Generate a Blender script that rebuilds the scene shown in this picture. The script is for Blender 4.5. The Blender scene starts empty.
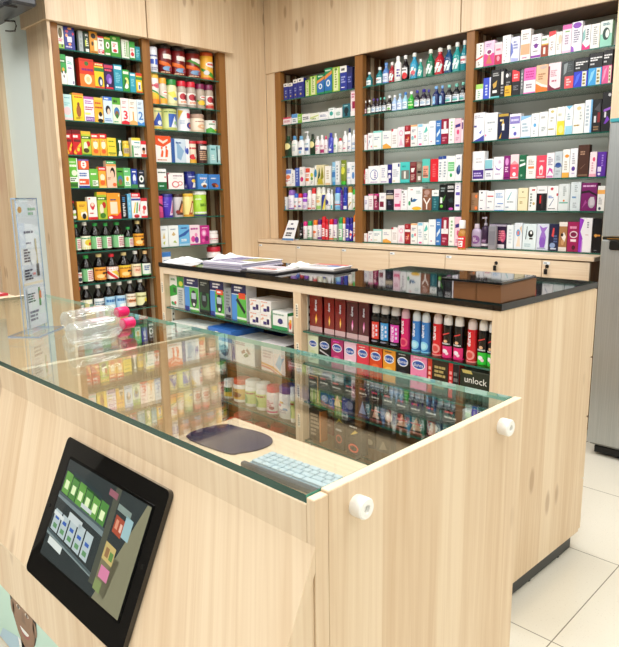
import bpy, math, random
from mathutils import Matrix, Vector
random.seed(7)
S = bpy.context.scene
COL = S.collection
PI = math.pi

# ------------------------------------------------------------------ camera (recovered from the photo's vanishing points)
FPX = 641.98; YAW = -.781183650; PITCH = -.194677273; ROLL = -.0149271907; EYE = 1.426
def cam_axes():
    c, s = math.cos, math.sin
    f = Vector((s(YAW)*c(PITCH), c(YAW)*c(PITCH), s(PITCH)))
    r0 = Vector((c(YAW), -s(YAW), 0)); u0 = r0.cross(f)
    return r0*c(ROLL)+u0*s(ROLL), -r0*s(ROLL)+u0*c(ROLL), f
CR, CU, CF = cam_axes()
CAM = Vector((0, 0, EYE))
def ray(x, y): return CR*((x-309.5)/FPX) - CU*((y-323.5)/FPX) + CF
def at(x, y, axis, val):
    d = ray(x, y); return CAM + d*((val-CAM[axis])/d[axis])
cam = bpy.data.cameras.new('camera'); co = bpy.data.objects.new('camera', cam); COL.objects.link(co)
cam.sensor_fit = 'HORIZONTAL'; cam.sensor_width = 36; cam.lens = FPX/619*36; cam.clip_start = .02
co.matrix_world = Matrix(((CR.x, CU.x, -CF.x, 0), (CR.y, CU.y, -CF.y, 0), (CR.z, CU.z, -CF.z, EYE), (0, 0, 0, 1)))
S.camera = co

# ------------------------------------------------------------------ materials
MATS = {}
def lin(h):
    if len(h) == 3: h = ''.join(c*2 for c in h)
    out = []
    for i in (0, 2, 4):
        v = int(h[i:i+2], 16)/255
        out.append(v/12.92 if v <= .04045 else ((v+.055)/1.055)**2.4)
    return (*out, 1)
def M(h, rough=.38, metal=0.0, emit=0, coat=0, name=None):
    k = (h, rough, metal, emit, coat)
    if k in MATS: return MATS[k]
    m = bpy.data.materials.new(name or 'paint_'+h); m.use_nodes = True
    b = m.node_tree.nodes['Principled BSDF']
    b.inputs['Base Color'].default_value = lin(h); b.inputs['Roughness'].default_value = rough
    b.inputs['Metallic'].default_value = metal
    b.inputs['Coat Weight'].default_value = coat
    if emit:
        b.inputs['Emission Color'].default_value = lin(h); b.inputs['Emission Strength'].default_value = emit
    MATS[k] = m
    return m
def nodes(name):
    m = bpy.data.materials.new(name); m.use_nodes = True
    nt = m.node_tree
    return m, nt, nt.nodes['Principled BSDF']
def math_n(nt, op, a, b=None, clamp=False):
    n = nt.nodes.new('ShaderNodeMath'); n.operation = op; n.use_clamp = clamp
    for i, v in enumerate((a, b)):
        if v is None: continue
        if isinstance(v, (int, float)): n.inputs[i].default_value = v
        else: nt.links.new(v, n.inputs[i])
    return n.outputs[0]
def mix_n(nt, fac, a, b):
    n = nt.nodes.new('ShaderNodeMix'); n.data_type = 'RGBA'
    for s, v in ((n.inputs[0], fac), (n.inputs[6], a), (n.inputs[7], b)):
        if isinstance(v, (int, float)): s.default_value = v
        elif isinstance(v, tuple): s.default_value = v
        else: nt.links.new(v, s)
    return n.outputs[2]
def wood(name, light, dark, knot, plank=.085, along='Z', rough=.42, contrast=.85, gs=80):
    m, nt, b = nodes(name)
    tc = nt.nodes.new('ShaderNodeTexCoord'); sp = nt.nodes.new('ShaderNodeSeparateXYZ')
    nt.links.new(tc.outputs['Object'], sp.inputs[0])
    X, Y, Z = sp.outputs
    if along == 'Z': u = math_n(nt, 'ADD', X, Y); v = Z
    elif along == 'X': u = math_n(nt, 'ADD', Y, Z); v = X
    else: u = math_n(nt, 'ADD', X, Z); v = Y
    pid = math_n(nt, 'FLOOR', math_n(nt, 'DIVIDE', u, plank))
    wn = nt.nodes.new('ShaderNodeTexWhiteNoise'); wn.noise_dimensions = '1D'; nt.links.new(pid, wn.inputs['W'])
    cv = nt.nodes.new('ShaderNodeCombineXYZ')
    nt.links.new(math_n(nt, 'MULTIPLY', u, gs), cv.inputs[0]); nt.links.new(math_n(nt, 'MULTIPLY', v, 2.2), cv.inputs[1])
    nt.links.new(math_n(nt, 'MULTIPLY', pid, 3.7), cv.inputs[2])
    nz = nt.nodes.new('ShaderNodeTexNoise'); nz.inputs['Scale'].default_value = 1; nz.inputs['Detail'].default_value = 3
    nz.inputs['Distortion'].default_value = .6
    nt.links.new(cv.outputs[0], nz.inputs['Vector'])
    f = math_n(nt, 'ADD', math_n(nt, 'MULTIPLY', wn.outputs[0], .6*contrast), math_n(nt, 'MULTIPLY', math_n(nt, 'SUBTRACT', nz.outputs[0], .42), 1.5*contrast), True)
    c = mix_n(nt, f, lin(light), lin(dark))
    ck = nt.nodes.new('ShaderNodeCombineXYZ')
    nt.links.new(math_n(nt, 'MULTIPLY', u, 7.5), ck.inputs[0]); nt.links.new(math_n(nt, 'MULTIPLY', v, 2.6), ck.inputs[1])
    vo = nt.nodes.new('ShaderNodeTexVoronoi'); vo.inputs['Scale'].default_value = 1
    nt.links.new(ck.outputs[0], vo.inputs['Vector'])
    sc = nt.nodes.new('ShaderNodeSeparateColor'); nt.links.new(vo.outputs['Color'], sc.inputs[0])
    gate = math_n(nt, 'GREATER_THAN', sc.outputs[0], .42)
    kf = math_n(nt, 'MULTIPLY', gate, math_n(nt, 'MULTIPLY', math_n(nt, 'SUBTRACT', .15, vo.outputs['Distance']), 7.0, True))
    c = mix_n(nt, math_n(nt, 'MINIMUM', kf, .45), c, lin(knot))
    nt.links.new(c, b.inputs['Base Color'])
    b.inputs['Roughness'].default_value = rough
    return m
PINE = wood('pale_pine_laminate', 'e8d3b5', 'cdad87', '8f6540')
PINE_X = wood('pale_pine_laminate_lengthwise', 'ead7bd', 'd5b793', 'a07850', along='X')
WALNUT = wood('brown_walnut_laminate', '9a6a35', '7a4d22', '5a3516', plank=.2, rough=.45, gs=40)
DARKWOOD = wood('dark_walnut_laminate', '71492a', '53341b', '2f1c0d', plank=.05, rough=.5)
EDGE = M('e6d2b4', .45, name='cream_edge_band')
def floor_mat():
    m, nt, b = nodes('cream_polished_floor_tile')
    tc = nt.nodes.new('ShaderNodeTexCoord'); sp = nt.nodes.new('ShaderNodeSeparateXYZ'); nt.links.new(tc.outputs['Object'], sp.inputs[0])
    ds = []; ids = []
    for o, off in ((sp.outputs[0], -.75), (sp.outputs[1], 1.849)):
        t = math_n(nt, 'DIVIDE', math_n(nt, 'SUBTRACT', o, off), .6)
        fr = math_n(nt, 'FRACT', t); ids.append(math_n(nt, 'FLOOR', t))
        ds.append(math_n(nt, 'MINIMUM', fr, math_n(nt, 'SUBTRACT', 1, fr)))
    d = math_n(nt, 'MINIMUM', *ds)
    g = math_n(nt, 'LESS_THAN', d, .0032)
    nz = nt.nodes.new('ShaderNodeTexNoise'); nz.inputs['Scale'].default_value = 160; nz.inputs['Detail'].default_value = 2
    nt.links.new(tc.outputs['Object'], nz.inputs['Vector'])
    c = mix_n(nt, math_n(nt, 'MULTIPLY', math_n(nt, 'GREATER_THAN', nz.outputs[0], .66), .35), lin('ece8da'), lin('c9c2b2'))
    c = mix_n(nt, g, c, lin('8f897c'))
    nt.links.new(c, b.inputs['Base Color'])
    b.inputs['Roughness'].default_value = .16
    return m
def glass_mat(name, tint, f0=.06, rough=.0):
    m = bpy.data.materials.new(name); m.use_nodes = True; nt = m.node_tree
    nt.nodes.remove(nt.nodes['Principled BSDF']); out = nt.nodes['Material Output']
    tr = nt.nodes.new('ShaderNodeBsdfTransparent'); tr.inputs[0].default_value = tint
    gl = nt.nodes.new('ShaderNodeBsdfGlossy'); gl.inputs['Roughness'].default_value = rough; gl.inputs[0].default_value = (.95, 1, .97, 1)
    lw = nt.nodes.new('ShaderNodeLayerWeight'); lw.inputs[0].default_value = .5
    p = math_n(nt, 'POWER', lw.outputs['Facing'], 5.0)
    f = math_n(nt, 'ADD', math_n(nt, 'MULTIPLY', p, 1-f0), f0, True)
    mx = nt.nodes.new('ShaderNodeMixShader'); nt.links.new(f, mx.inputs[0]); nt.links.new(tr.outputs[0], mx.inputs[1]); nt.links.new(gl.outputs[0], mx.inputs[2])
    nt.links.new(mx.outputs[0], out.inputs[0])
    return m
GLASS = glass_mat('clear_counter_glass', (.965, .985, .972, 1), .058)
SHELFGLASS = glass_mat('green_tinted_shelf_glass', (.95, .98, .965, 1), .04)
CLEAR = glass_mat('clear_plastic', (.95, .97, .98, 1), .05, .05)
def hazy(name, col, haze):
    m = glass_mat(name, (.93, .96, .97, 1), .09, .03); nt = m.node_tree; out = nt.nodes['Material Output']
    src = out.inputs[0].links[0].from_socket
    df = nt.nodes.new('ShaderNodeBsdfDiffuse'); df.inputs[0].default_value = lin(col)
    tl = nt.nodes.new('ShaderNodeBsdfTranslucent'); tl.inputs[0].default_value = lin(col)
    ad = nt.nodes.new('ShaderNodeMixShader'); nt.links.new(df.outputs[0], ad.inputs[1]); nt.links.new(tl.outputs[0], ad.inputs[2])
    mx = nt.nodes.new('ShaderNodeMixShader'); mx.inputs[0].default_value = haze
    nt.links.new(src, mx.inputs[1]); nt.links.new(ad.outputs[0], mx.inputs[2]); nt.links.new(mx.outputs[0], out.inputs[0]); return m
HAZE = hazy('hazy_clear_plastic', 'f2f4f4', .20); PINKFILM = hazy('pale_pink_film', 'f8d8e4', .4)
ACRYL = glass_mat('clear_acrylic', (.95, .97, .99, 1), .05)
GEDGE = M('0a4437', .12, name='dark_green_glass_edge')
GEDGE2 = M('1f5f50', .15, name='teal_glass_edge')
AEDGE = M('9db8d8', .15, name='blue_acrylic_edge')
BLACKTOP = M('0b0b0e', .04, name='glossy_black_top')
WHITEP = M('f4f3ee', .5, name='white_wall_paint')
BLACKP = M('141416', .35)
def steel_mat():
    m, nt, b = nodes('brushed_stainless_steel')
    tc = nt.nodes.new('ShaderNodeTexCoord'); mp = nt.nodes.new('ShaderNodeMapping'); mp.inputs['Scale'].default_value = (220, 220, 3)
    nt.links.new(tc.outputs['Object'], mp.inputs[0])
    nz = nt.nodes.new('ShaderNodeTexNoise'); nz.inputs['Scale'].default_value = 1; nt.links.new(mp.outputs[0], nz.inputs['Vector'])
    nt.links.new(mix_n(nt, nz.outputs[0], lin('a2a7a8'), lin('c2c6c6')), b.inputs['Base Color'])
    b.inputs['Metallic'].default_value = .75; b.inputs['Roughness'].default_value = .38
    return m
STEEL = steel_mat()
CHROME = M('c8c8c8', .2, 1.0)

# ------------------------------------------------------------------ mesh builder
class MB:
    def __init__(s): s.v = []; s.f = []; s.m = []; s.sm = []; s.mats = []
    def mi(s, mat):
        if isinstance(mat, str): mat = M(mat)
        if mat not in s.mats: s.mats.append(mat)
        return s.mats.index(mat)
    def add(s, verts, faces, mat, smooth=False):
        b = len(s.v); k = s.mi(mat)
        s.v += [tuple(q) for q in verts]
        for f in faces: s.f.append([b+i for i in f]); s.m.append(k); s.sm.append(smooth)
        return b
    def box(s, x0, y0, z0, x1, y1, z1, mat, skip=()):
        V = [(x0,y0,z0),(x1,y0,z0),(x1,y1,z0),(x0,y1,z0),(x0,y0,z1),(x1,y0,z1),(x1,y1,z1),(x0,y1,z1)]
        s.add(V, [(0,3,2,1),(4,5,6,7),(0,1,5,4),(1,2,6,5),(2,3,7,6),(3,0,4,7)], mat)
    def fbox(s, x0, y0, z0, x1, y1, z1, mats):   # mats: bottom, top, front(-y), right(+x), back, left
        V = [(x0,y0,z0),(x1,y0,z0),(x1,y1,z0),(x0,y1,z0),(x0,y0,z1),(x1,y0,z1),(x1,y1,z1),(x0,y1,z1)]
        F = [(0,3,2,1),(4,5,6,7),(0,1,5,4),(1,2,6,5),(2,3,7,6),(3,0,4,7)]
        for f, m in zip(F, mats): s.add([V[i] for i in f], [(0,1,2,3)], m)
    def cbox(s, x0, y0, z0, x1, y1, z1, mat, b=.002):
        lo = (x0,y0,z0); hi = (x1,y1,z1); V = []; idx = {}
        for ax in range(3):
            for sx in (0,1):
                for sy in (0,1):
                    for sz in (0,1):
                        sg = (sx,sy,sz)
                        V.append(tuple((hi[i] if sg[i] else lo[i]) + (0 if i == ax else (-b if sg[i] else b)) for i in range(3)))
                        idx[(ax, sg)] = len(V)-1
        F = []
        for ax in range(3):
            o = [i for i in range(3) if i != ax]
            for sd in (0,1):
                q = []
                for p in ((0,0),(1,0),(1,1),(0,1)):
                    g = [0,0,0]; g[ax] = sd; g[o[0]] = p[0]; g[o[1]] = p[1]; q.append(idx[(ax, tuple(g))])
                flip = (sd == 0) != (ax == 1)
                F.append(q[::-1] if flip else q)
        for e in range(3):
            a, c = [i for i in range(3) if i != e]
            for sa in (0,1):
                for sc in (0,1):
                    def g(ax, t):
                        k = [0,0,0]; k[a] = sa; k[c] = sc; k[e] = t; return idx[(ax, tuple(k))]
                    F.append([g(a,0), g(a,1), g(c,1), g(c,0)])
        for sx in (0,1):
            for sy in (0,1):
                for sz in (0,1): F.append([idx[(k,(sx,sy,sz))] for k in range(3)])
        s.add(V, F, mat)
    def lathe(s, prof, mat, n=20, cx=0, cy=0, sy=1.0, axis='Z', mats=None):
        k = len(prof); V = []
        for r, z in prof:
            for i in range(n):
                a = 2*PI*i/n; V.append((cx+r*math.cos(a), cy+r*math.sin(a)*sy, z))
        for j in range(k-1):
            F = [(j*n+i, j*n+(i+1)%n, (j+1)*n+(i+1)%n, (j+1)*n+i) for i in range(n)]
            if j == 0: base = s.add(V, F, mat, True)
            else:
                kk = s.mi(mats[j] if mats else mat)
                for f in F: s.f.append([base+q for q in f]); s.m.append(kk); s.sm.append(True)
        kk = s.mi(mat)
        s.f.append([base+i for i in range(n)][::-1]); s.m.append(kk); s.sm.append(False)
        s.f.append([base+(k-1)*n+i for i in range(n)]); s.m.append(kk); s.sm.append(False)
    def prism(s, poly, axis, a, b, mat):
        n = len(poly)
        def P(p, t):
            return {0:(t,p[0],p[1]), 1:(p[0],t,p[1]), 2:(p[0],p[1],t)}[axis]
        V = [P(p, a) for p in poly]+[P(p, b) for p in poly]
        F = [tuple(range(n))[::-1], tuple(range(n, 2*n))]+[(i,(i+1)%n,n+(i+1)%n,n+i) for i in range(n)]
        s.add(V, F, mat)
    def tube(s, pts, r, mat, n=8):
        pts = [Vector(p) for p in pts]; V = []
        for i, p in enumerate(pts):
            t = (pts[min(i+1,len(pts)-1)]-pts[max(i-1,0)]).normalized()
            a = t.orthogonal().normalized(); c = t.cross(a)
            V += [p+a*(r*math.cos(2*PI*k/n))+c*(r*math.sin(2*PI*k/n)) for k in range(n)]
        F = [(j*n+i, j*n+(i+1)%n, (j+1)*n+(i+1)%n, (j+1)*n+i) for j in range(len(pts)-1) for i in range(n)]
        F += [tuple(range(n))[::-1], tuple((len(pts)-1)*n+i for i in range(n))]
        s.add(V, F, mat, True)
    def build(s, name, parent=None, loc=None, rz=0, fix=True):
        me = bpy.data.meshes.new(name); me.from_pydata(s.v, [], s.f)
        for m in s.mats: me.materials.append(m)
        me.polygons.foreach_set('material_index', s.m); me.polygons.foreach_set('use_smooth', s.sm)
        me.update()
        me.set_sharp_from_angle(angle=math.radians(38))
        o = bpy.data.objects.new(name, me); COL.objects.link(o)
        if parent: o.parent = parent
        if loc is not None: o.location = loc
        o.rotation_euler.z = rz
        return o
def tag(o, label=None, cat=None, group=None, kind=None):
    if label: o['label'] = label
    if cat: o['category'] = cat
    if group: o['group'] = group
    if kind: o['kind'] = kind
    return o
def empty(name, loc=(0,0,0), rz=0):
    o = bpy.data.objects.new(name, None); COL.objects.link(o); o.location = loc; o.rotation_euler.z = rz
    o.empty_display_size = .05
    return o
GLYPH = {}
def glyphs(t, bold=False, shear=0):
    k = (t, bold, shear)
    if k in GLYPH: return GLYPH[k]
    cu = bpy.data.curves.new('lettering', 'FONT'); cu.body = t; cu.resolution_u = 2; cu.shear = shear
    if bold: cu.offset = .018
    ob = bpy.data.objects.new('lettering', cu); COL.objects.link(ob)
    dg = bpy.context.evaluated_depsgraph_get(); dg.update()
    me = bpy.data.meshes.new_from_object(ob.evaluated_get(dg))
    V = [tuple(v.co) for v in me.vertices]; F = [tuple(p.vertices) for p in me.polygons]
    bpy.data.objects.remove(ob); bpy.data.curves.remove(cu); bpy.data.meshes.remove(me)
    x0 = min(v[0] for v in V); x1 = max(v[0] for v in V); y0 = min(v[1] for v in V); y1 = max(v[1] for v in V)
    GLYPH[k] = ([((v[0]-(x0+x1)/2)/(y1-y0), (v[1]-(y0+y1)/2)/(y1-y0)) for v in V], F, (x1-x0)/(y1-y0))
    return GLYPH[k]
def deco(mb, spec, fmap, W, H, curved=False):
    """surface print: fmap(u, v, layer) -> point; W, H the printed area's size in metres"""
    if not spec: return
    for li, d in enumerate(spec.split(';')):
        t = d.split()
        if not t: continue
        L = li+1; nu = 7 if curved else 1
        def rect(u0, v0, u1, v1, c, L=L):
            V = [fmap(u0+(u1-u0)*i/nu, v, L) for v in (v0, v1) for i in range(nu+1)]
            mb.add(V, [(i, i+1, nu+2+i, nu+1+i) for i in range(nu)], c)
        def patch(P, c, L=L):                 # a print that follows the curve of its bottle or jar
            from mathutils.geometry import tessellate_polygon
            tris = [[P[i] for i in tr] for tr in tessellate_polygon([[Vector((x, y, 0)) for x, y in P]])]
            for _ in range(3):
                out = []
                for a, b, d in tris:
                    if max(abs(a[0]-b[0]), abs(b[0]-d[0]), abs(a[0]-d[0])) < .12: out.append((a, b, d)); continue
                    ab, bd, da = (((p[0]+q[0])/2, (p[1]+q[1])/2) for p, q in ((a, b), (b, d), (d, a)))
                    out += [(a, ab, da), (ab, b, bd), (da, bd, d), (ab, bd, da)]
                tris = out
            V = []; F = []
            for tr in tris:
                ar = (tr[1][0]-tr[0][0])*(tr[2][1]-tr[0][1])-(tr[2][0]-tr[0][0])*(tr[1][1]-tr[0][1])
                tr = tr if ar > 0 else tr[::-1]
                k = len(V); V += [fmap(x, y, L) for x, y in tr]; F.append((k, k+1, k+2))
            mb.add(V, F, c)
        if t[0] == 'r': rect(*map(float, t[1:5]), t[5])
        elif t[0] == 'e':
            cu, cv, ru, rv = map(float, t[1:5]); n = 16
            if curved: patch([(cu+ru*math.cos(2*PI*i/n), cv+rv*math.sin(2*PI*i/n)) for i in range(n)], t[5]); continue
            V = [fmap(cu, cv, L)]+[fmap(cu+ru*math.cos(2*PI*i/n), cv+rv*math.sin(2*PI*i/n), L) for i in range(n)]
            mb.add(V, [(0, 1+i, 1+(i+1)%n) for i in range(n)], t[5])
        elif t[0] == 'p':
            q = list(map(float, t[1:-1]))
            if curved: patch([(q[i], q[i+1]) for i in range(0, len(q), 2)], t[-1]); continue
            V = [fmap(q[i], q[i+1], L) for i in range(0, len(q), 2)]
            mb.add(V, [tuple(range(len(V)))], t[-1])
        elif t[0] == 'l':
            u0, v0, u1, v1 = map(float, t[1:5]); n = int(t[5]); rr = random.Random(int(u0*97+v0*991+n))
            for i in range(n):
                vb = v1-(v1-v0)*(i+.8)/n; vt = v1-(v1-v0)*(i+.2)/n; u = u0
                ue = u1-(u1-u0)*rr.choice((0, 0, .15, .35))
                while u < ue-.01:
                    w = min(rr.uniform(.1, .28), ue-u); rect(u, vb, u+w*.88, vt, t[6]); u += w
        elif t[0] in 'tTvV':
            txt = t[1].replace('_', ' '); cu, cv, h = map(float, t[2:5]); V, F, asp = glyphs(txt, t[0] in 'TV')
            if t[0] in 'tT':
                hm = h*H; hm = min(hm, .94*W/asp)
                P = [fmap(cu+x*hm/W, cv+y*hm/H, L) for x, y in V]
            else:
                hm = h*W; hm = min(hm, .94*H/asp)
                P = [fmap(cu-y*hm/W, cv+x*hm/H, L) for x, y in V]
            mb.add(P, F, t[5])

# ------------------------------------------------------------------ products (local frame: base centre at origin, front towards -Y)
def flat_map(w, d, h, z0=0):
    return lambda u, v, L: ((u-.5)*w, -d/2-.00025*L, z0+v*h)
def cyl_map(r, sy, z0, z1, span=2.6):
    def f(u, v, L):
        a = (u-.5)*span; o = .00025*L
        return ((r+o)*math.sin(a), -(r*sy+o)*math.cos(a), z0+v*(z1-z0))
    return f
NAMES = {'cn':'carton','sy':'syrup_bottle','jr':'jar','tn':'tin','mw':'mouthwash_bottle','lo':'lotion_bottle','pu':'pump_bottle','tu':'cosmetic_tube','sp':'spray_can','lb':'gel_bottle','cb':'clear_box','cy':'canister'}
CATS = {'cn':'box','sy':'bottle','jr':'jar','tn':'tin','mw':'bottle','lo':'bottle','pu':'bottle','tu':'tube','sp':'spray can','lb':'bottle','cb':'box','cy':'canister'}
PLUR = {'cn':'cartons','sy':'syrup bottles','jr':'jars','tn':'tins','mw':'mouthwash bottles','lo':'lotion bottles','pu':'pump bottles','tu':'tubes','sp':'spray cans','lb':'gel bottles','cb':'clear boxes','cy':'canisters'}
def product(kind, w, h, cols, dec, loc, rz, depth=None):
    nm = NAMES[kind]
    c = lambda i, dflt='fff': cols[i] if i < len(cols) else dflt
    if kind in ('cn', 'cb'):
        d = depth or min(max(.55*w, .03), .11)
        mb = MB(); mb.cbox(-w/2, -d/2, 0, w/2, d/2, h, M(c(0), .32 if kind == 'cn' else .08), min(.0012, w*.05))
        if len(cols) > 1:                       # printed side panels
            for sx in (-1, 1):
                x = sx*(w/2+.0002); mb.add([(x,-d/2+.001,.001),(x,d/2-.001,.001),(x,d/2-.001,h-.001),(x,-d/2+.001,h-.001)], [(0,1,2,3)], c(1))
        mb.add([(-w/2+.003,-d*.2,h+.0002),(w/2-.003,-d*.2,h+.0002),(w/2-.003,-d*.2+.0012,h+.0002),(-w/2+.003,-d*.2+.0012,h+.0002)], [(0,1,2,3)], '999')
        deco(mb, dec, flat_map(w, d, h), w, h)
        return mb.build(nm, None, loc, rz)
    r = w/2; root = empty(nm, loc, rz)
    def lathe(part, prof, mat, sy=1, mb=None, dm=None, n=18):
        mb = mb or MB(); mb.lathe([(a*r, b*h) for a, b in prof], mat, n, sy=sy)
        if dm: deco(mb, dec, cyl_map(*dm), 2.6*dm[0], dm[3]-dm[2], True)
        return mb.build(part, root)
    if kind == 'sy':
        lathe('body', [(.88,0),(1,.03),(1,.55),(.93,.64),(.62,.76),(.36,.84),(.34,.93)], M(c(0,'160c08'), .06))
        lathe('cap', [(.42,.885),(.44,.89),(.44,.99),(.38,1)], M(c(1), .4))
        mb = MB(); f = cyl_map(r*1.012, 1, h*.08, h*.53, 2.9)
        n = 12; mb.add([f(i/n, v, 0) for v in (0, 1) for i in range(n+1)], [(i,i+1,n+2+i,n+1+i) for i in range(n)], c(2))
        deco(mb, dec, f, 2.6*r, h*.45, True); mb.build('label', root)
    elif kind == 'jr':
        lathe('body', [(.9,0),(.96,.03),(.96,.68),(.9,.75),(.8,.79),(.8,.84)], M(c(0), .25), dm=(r*.965, 1, .06*h, .68*h))
        lathe('lid', [(.88,.80),(.9,.80),(.9,.97),(.84,1)], M(c(1), .35))
    elif kind == 'cy':
        lathe('body', [(.97,0),(1,.01),(1,.86),(.96,.88)], M(c(0), .28), dm=(r*1.003, 1, .01*h, .86*h))
        lathe('lid', [(1.0,.87),(1.03,.875),(1.03,.98),(.98,1)], M(c(1), .35))
    elif kind == 'tn':
        lathe('body', [(.97,0),(1,.02),(.985,.035),(.985,.955),(1,.97),(.97,.985)], M(c(0), .25), dm=(r*.99, 1, .035*h, .955*h))
        lathe('lid', [(.9,.975),(.96,.98),(.94,1)], M(c(1,'ccc'), .3))
    elif kind == 'mw':
        lathe('body', [(.85,0),(1,.03),(1,.5),(.95,.58),(.55,.70),(.38,.76),(.38,.86)], M(c(0), .08), dm=(r*1.005, 1, .06*h, .5*h))
        lathe('cap', [(.44,.85),(.46,.86),(.44,.99),(.4,1)], M(c(1), .35))
    elif kind == 'lo':
        sy = .62
        lathe('body', [(.85,0),(1,.03),(1,.6),(.9,.72),(.5,.80),(.42,.82)], M(c(0), .28), sy, dm=(r*1.004, sy, .05*h, .66*h))
        lathe('cap', [(.5,.81),(.52,.82),(.47,.99),(.4,1)], M(c(1), .3), sy*1.2)
    elif kind == 'pu':
        sy = .75
        lathe('body', [(.85,0),(1,.03),(1,.58),(.85,.66),(.4,.70),(.38,.73)], M(c(0), .28), sy, dm=(r*1.004, sy, .05*h, .58*h))
        mb = MB(); mb.lathe([(.42*r,.72*h),(.42*r,.79*h),(.12*r,.80*h),(.12*r,.92*h),(.3*r,.93*h),(.3*r,.985*h),(.2*r,h)], M(c(1), .3), 14)
        mb.box(-r*1.0, -r*.15, .94*h, -.1*r, r*.15, .985*h, M(c(1), .3)); mb.build('pump_head', root)
    elif kind == 'tu':
        mb = MB(); n = 18; prof = [(1,1,.14),(1,.62,.16),(1,.6,.3),(1,.35,.7),(1,.1,.95),(1,.04,1)]
        prof[0] = (.8, .6, .14)
        V = [(a*r*math.cos(2*PI*i/n), b2*r*math.sin(2*PI*i/n), z*h) for a, b2, z in prof for i in range(n)]
        F = [(j*n+i, j*n+(i+1)%n, (j+1)*n+(i+1)%n, (j+1)*n+i) for j in range(len(prof)-1) for i in range(n)]+[tuple(range(n))[::-1], tuple((len(prof)-1)*n+i for i in range(n))]
        mb.add(V, F, M(c(0), .3), True)
        def tm(u, v, L):
            z = .18+.78*v; sy = .6-(z-.3)/.4*.25 if z > .3 else .6
            if z > .7: sy = .35-(z-.7)/.25*.25
            a = (u-.5)*2.4; return (r*math.sin(a), -r*max(sy,.06)*math.cos(a)-.0004*L-.0008, z*h)
        deco(mb, dec, tm, 2.2*r, .78*h, True); mb.build('body', root)
        lathe('cap', [(.78,0),(.82,.01),(.8,.15),(.7,.16)], M(c(1), .35), .75)
    elif kind == 'sp':
        lathe('body', [(.93,0),(.98,.015),(.98,.66),(.9,.72),(.7,.745)], M(c(0), .22), dm=(r*.985, 1, .02*h, .66*h))
        lathe('cap', [(.8,.735),(.84,.74),(.83,.92),(.7,.985),(.4,1)], M(c(1), .3))
    elif kind == 'lb':
        lathe('body', [(.9,0),(1,.02),(.93,.35),(.86,.6),(.9,.74),(.8,.77)], M(c(0), .2), .8, dm=(r*.99, .8, .03*h, .74*h))
        lathe('cap', [(.8,.76),(.84,.77),(.8,.9),(.6,.97),(.25,1)], M(c(1), .12), .85)
        lathe('foot', [(.92,-.0),(1.02,.0),(1.02,.03),(.95,.035)], M(c(2, c(0)), .25), .82)
    return root
ORD = ['top','second','third','fourth','fifth','sixth','seventh','eighth','ninth']
NTH = ['first','second','third','fourth','fifth','sixth','seventh','eighth','ninth','tenth','eleventh','twelfth','thirteenth','fourteenth','fifteenth','sixteenth','seventeenth','eighteenth','nineteenth']
PENDING = []
LIM = {'near left-wall bay':(2.0425,2.656),'far left-wall bay':(2.7265,3.3435),'left back-wall bay':(-4.114,-3.304),'middle back-wall bay':(-3.226,-2.359),'right back-wall bay':(-2.298,-1.427),'left island bay':(-1.98,-.963),'right island bay':(-.904,-.036)}
TOPS = {'L':[2.553,2.333], 'B':[2.418], 'I':[1.038]}
def headroom(kp, bay, z):
    zs = {'near left-wall bay':LZ1+[2.561],'far left-wall bay':LZ2+[2.561],'left island bay':IZ_L+[1.046],'right island bay':IZ_R+[1.046]}.get(bay, BZ+[2.456])
    return min(q for q in zs if q > z+.06)-.0105-z
def shelf(text, z, kindplane, where, bay, back=0.0):
    """read one shelf's list: 'x0 x1 ytop kind colours | print | look' and stand each product on the shelf"""
    rows = []; z0 = z
    for ln in text.strip().split('\n'):
        a, dec, desc = [q.strip() for q in ln.split('|')]
        t = a.split(); off = 0.0; zz = z
        if len(t) > 4 and t[4][0] == '+': off = float(t[4][1:]); del t[4]
        x0, x1, yt = float(t[0]), float(t[1]), float(t[2])
        yb = yt+25
        if kindplane == 'L':
            P = LX-.02-off; a0 = at(x0, yb, 0, P).y; a1 = at(x1, yb, 0, P).y; zt = at((x0+x1)/2, yt, 0, P).z
        elif kindplane == 'B':
            P = BY+.018+off; a0 = at(x0, yb, 1, P).x; a1 = at(x1, yb, 1, P).x; zt = at((x0+x1)/2, yt, 1, P).z
        else:
            P = off+.03; a0 = isl_at(x0, yb, P)[0]; a1 = isl_at(x1, yb, P)[0]; zt = isl_at((x0+x1)/2, yt, P)[1]
        rows.append([a0, a1, zt-z, t[3], t[4:], dec, desc, off, P])
    for lane in sorted(set(r[7] for r in rows)):
        q = [r for r in rows if r[7] == lane]
        for a, b in zip(q, q[1:]):
            if b[0] < a[1]+.001: m = (a[1]+b[0])/2; a[1] = m-.0006; b[0] = m+.0006
    for i, (a0, a1, h, kind, cols, dec, desc, off, P) in enumerate(rows):
        lo, hi = LIM[bay]; a0 = max(a0, lo); a1 = min(a1, hi); h = min(h, headroom(kindplane, bay, z))
        w = a1-a0-.001; m = (a0+a1)/2; h = max(h, .02)
        D = None
        if kind in ('cn', 'cb'): D = min(max(.55*w, .03), .11)
        elif kind in ('lo',): D = w*.62
        elif kind in ('tu',): D = w*.6
        elif kind in ('lb',): D = w*.8
        elif kind == 'pu': D = w*.75
        else: D = w
        z = z0+.0005
        if kindplane == 'L': loc = (P-D/2, m, z); rz = PI/2
        elif kindplane == 'B': loc = (m, P+D/2, z); rz = 0
        else: p = isl(m, P+D/2); loc = (p.x, p.y, z); rz = ITH
        o = product(kind, w, h, cols, dec, loc, rz)
        o['category'] = CATS[kind]; o['group'] = PLUR[kind]+' in the '+bay
        PENDING.append([o, desc, where, bay, i+1])
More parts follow.
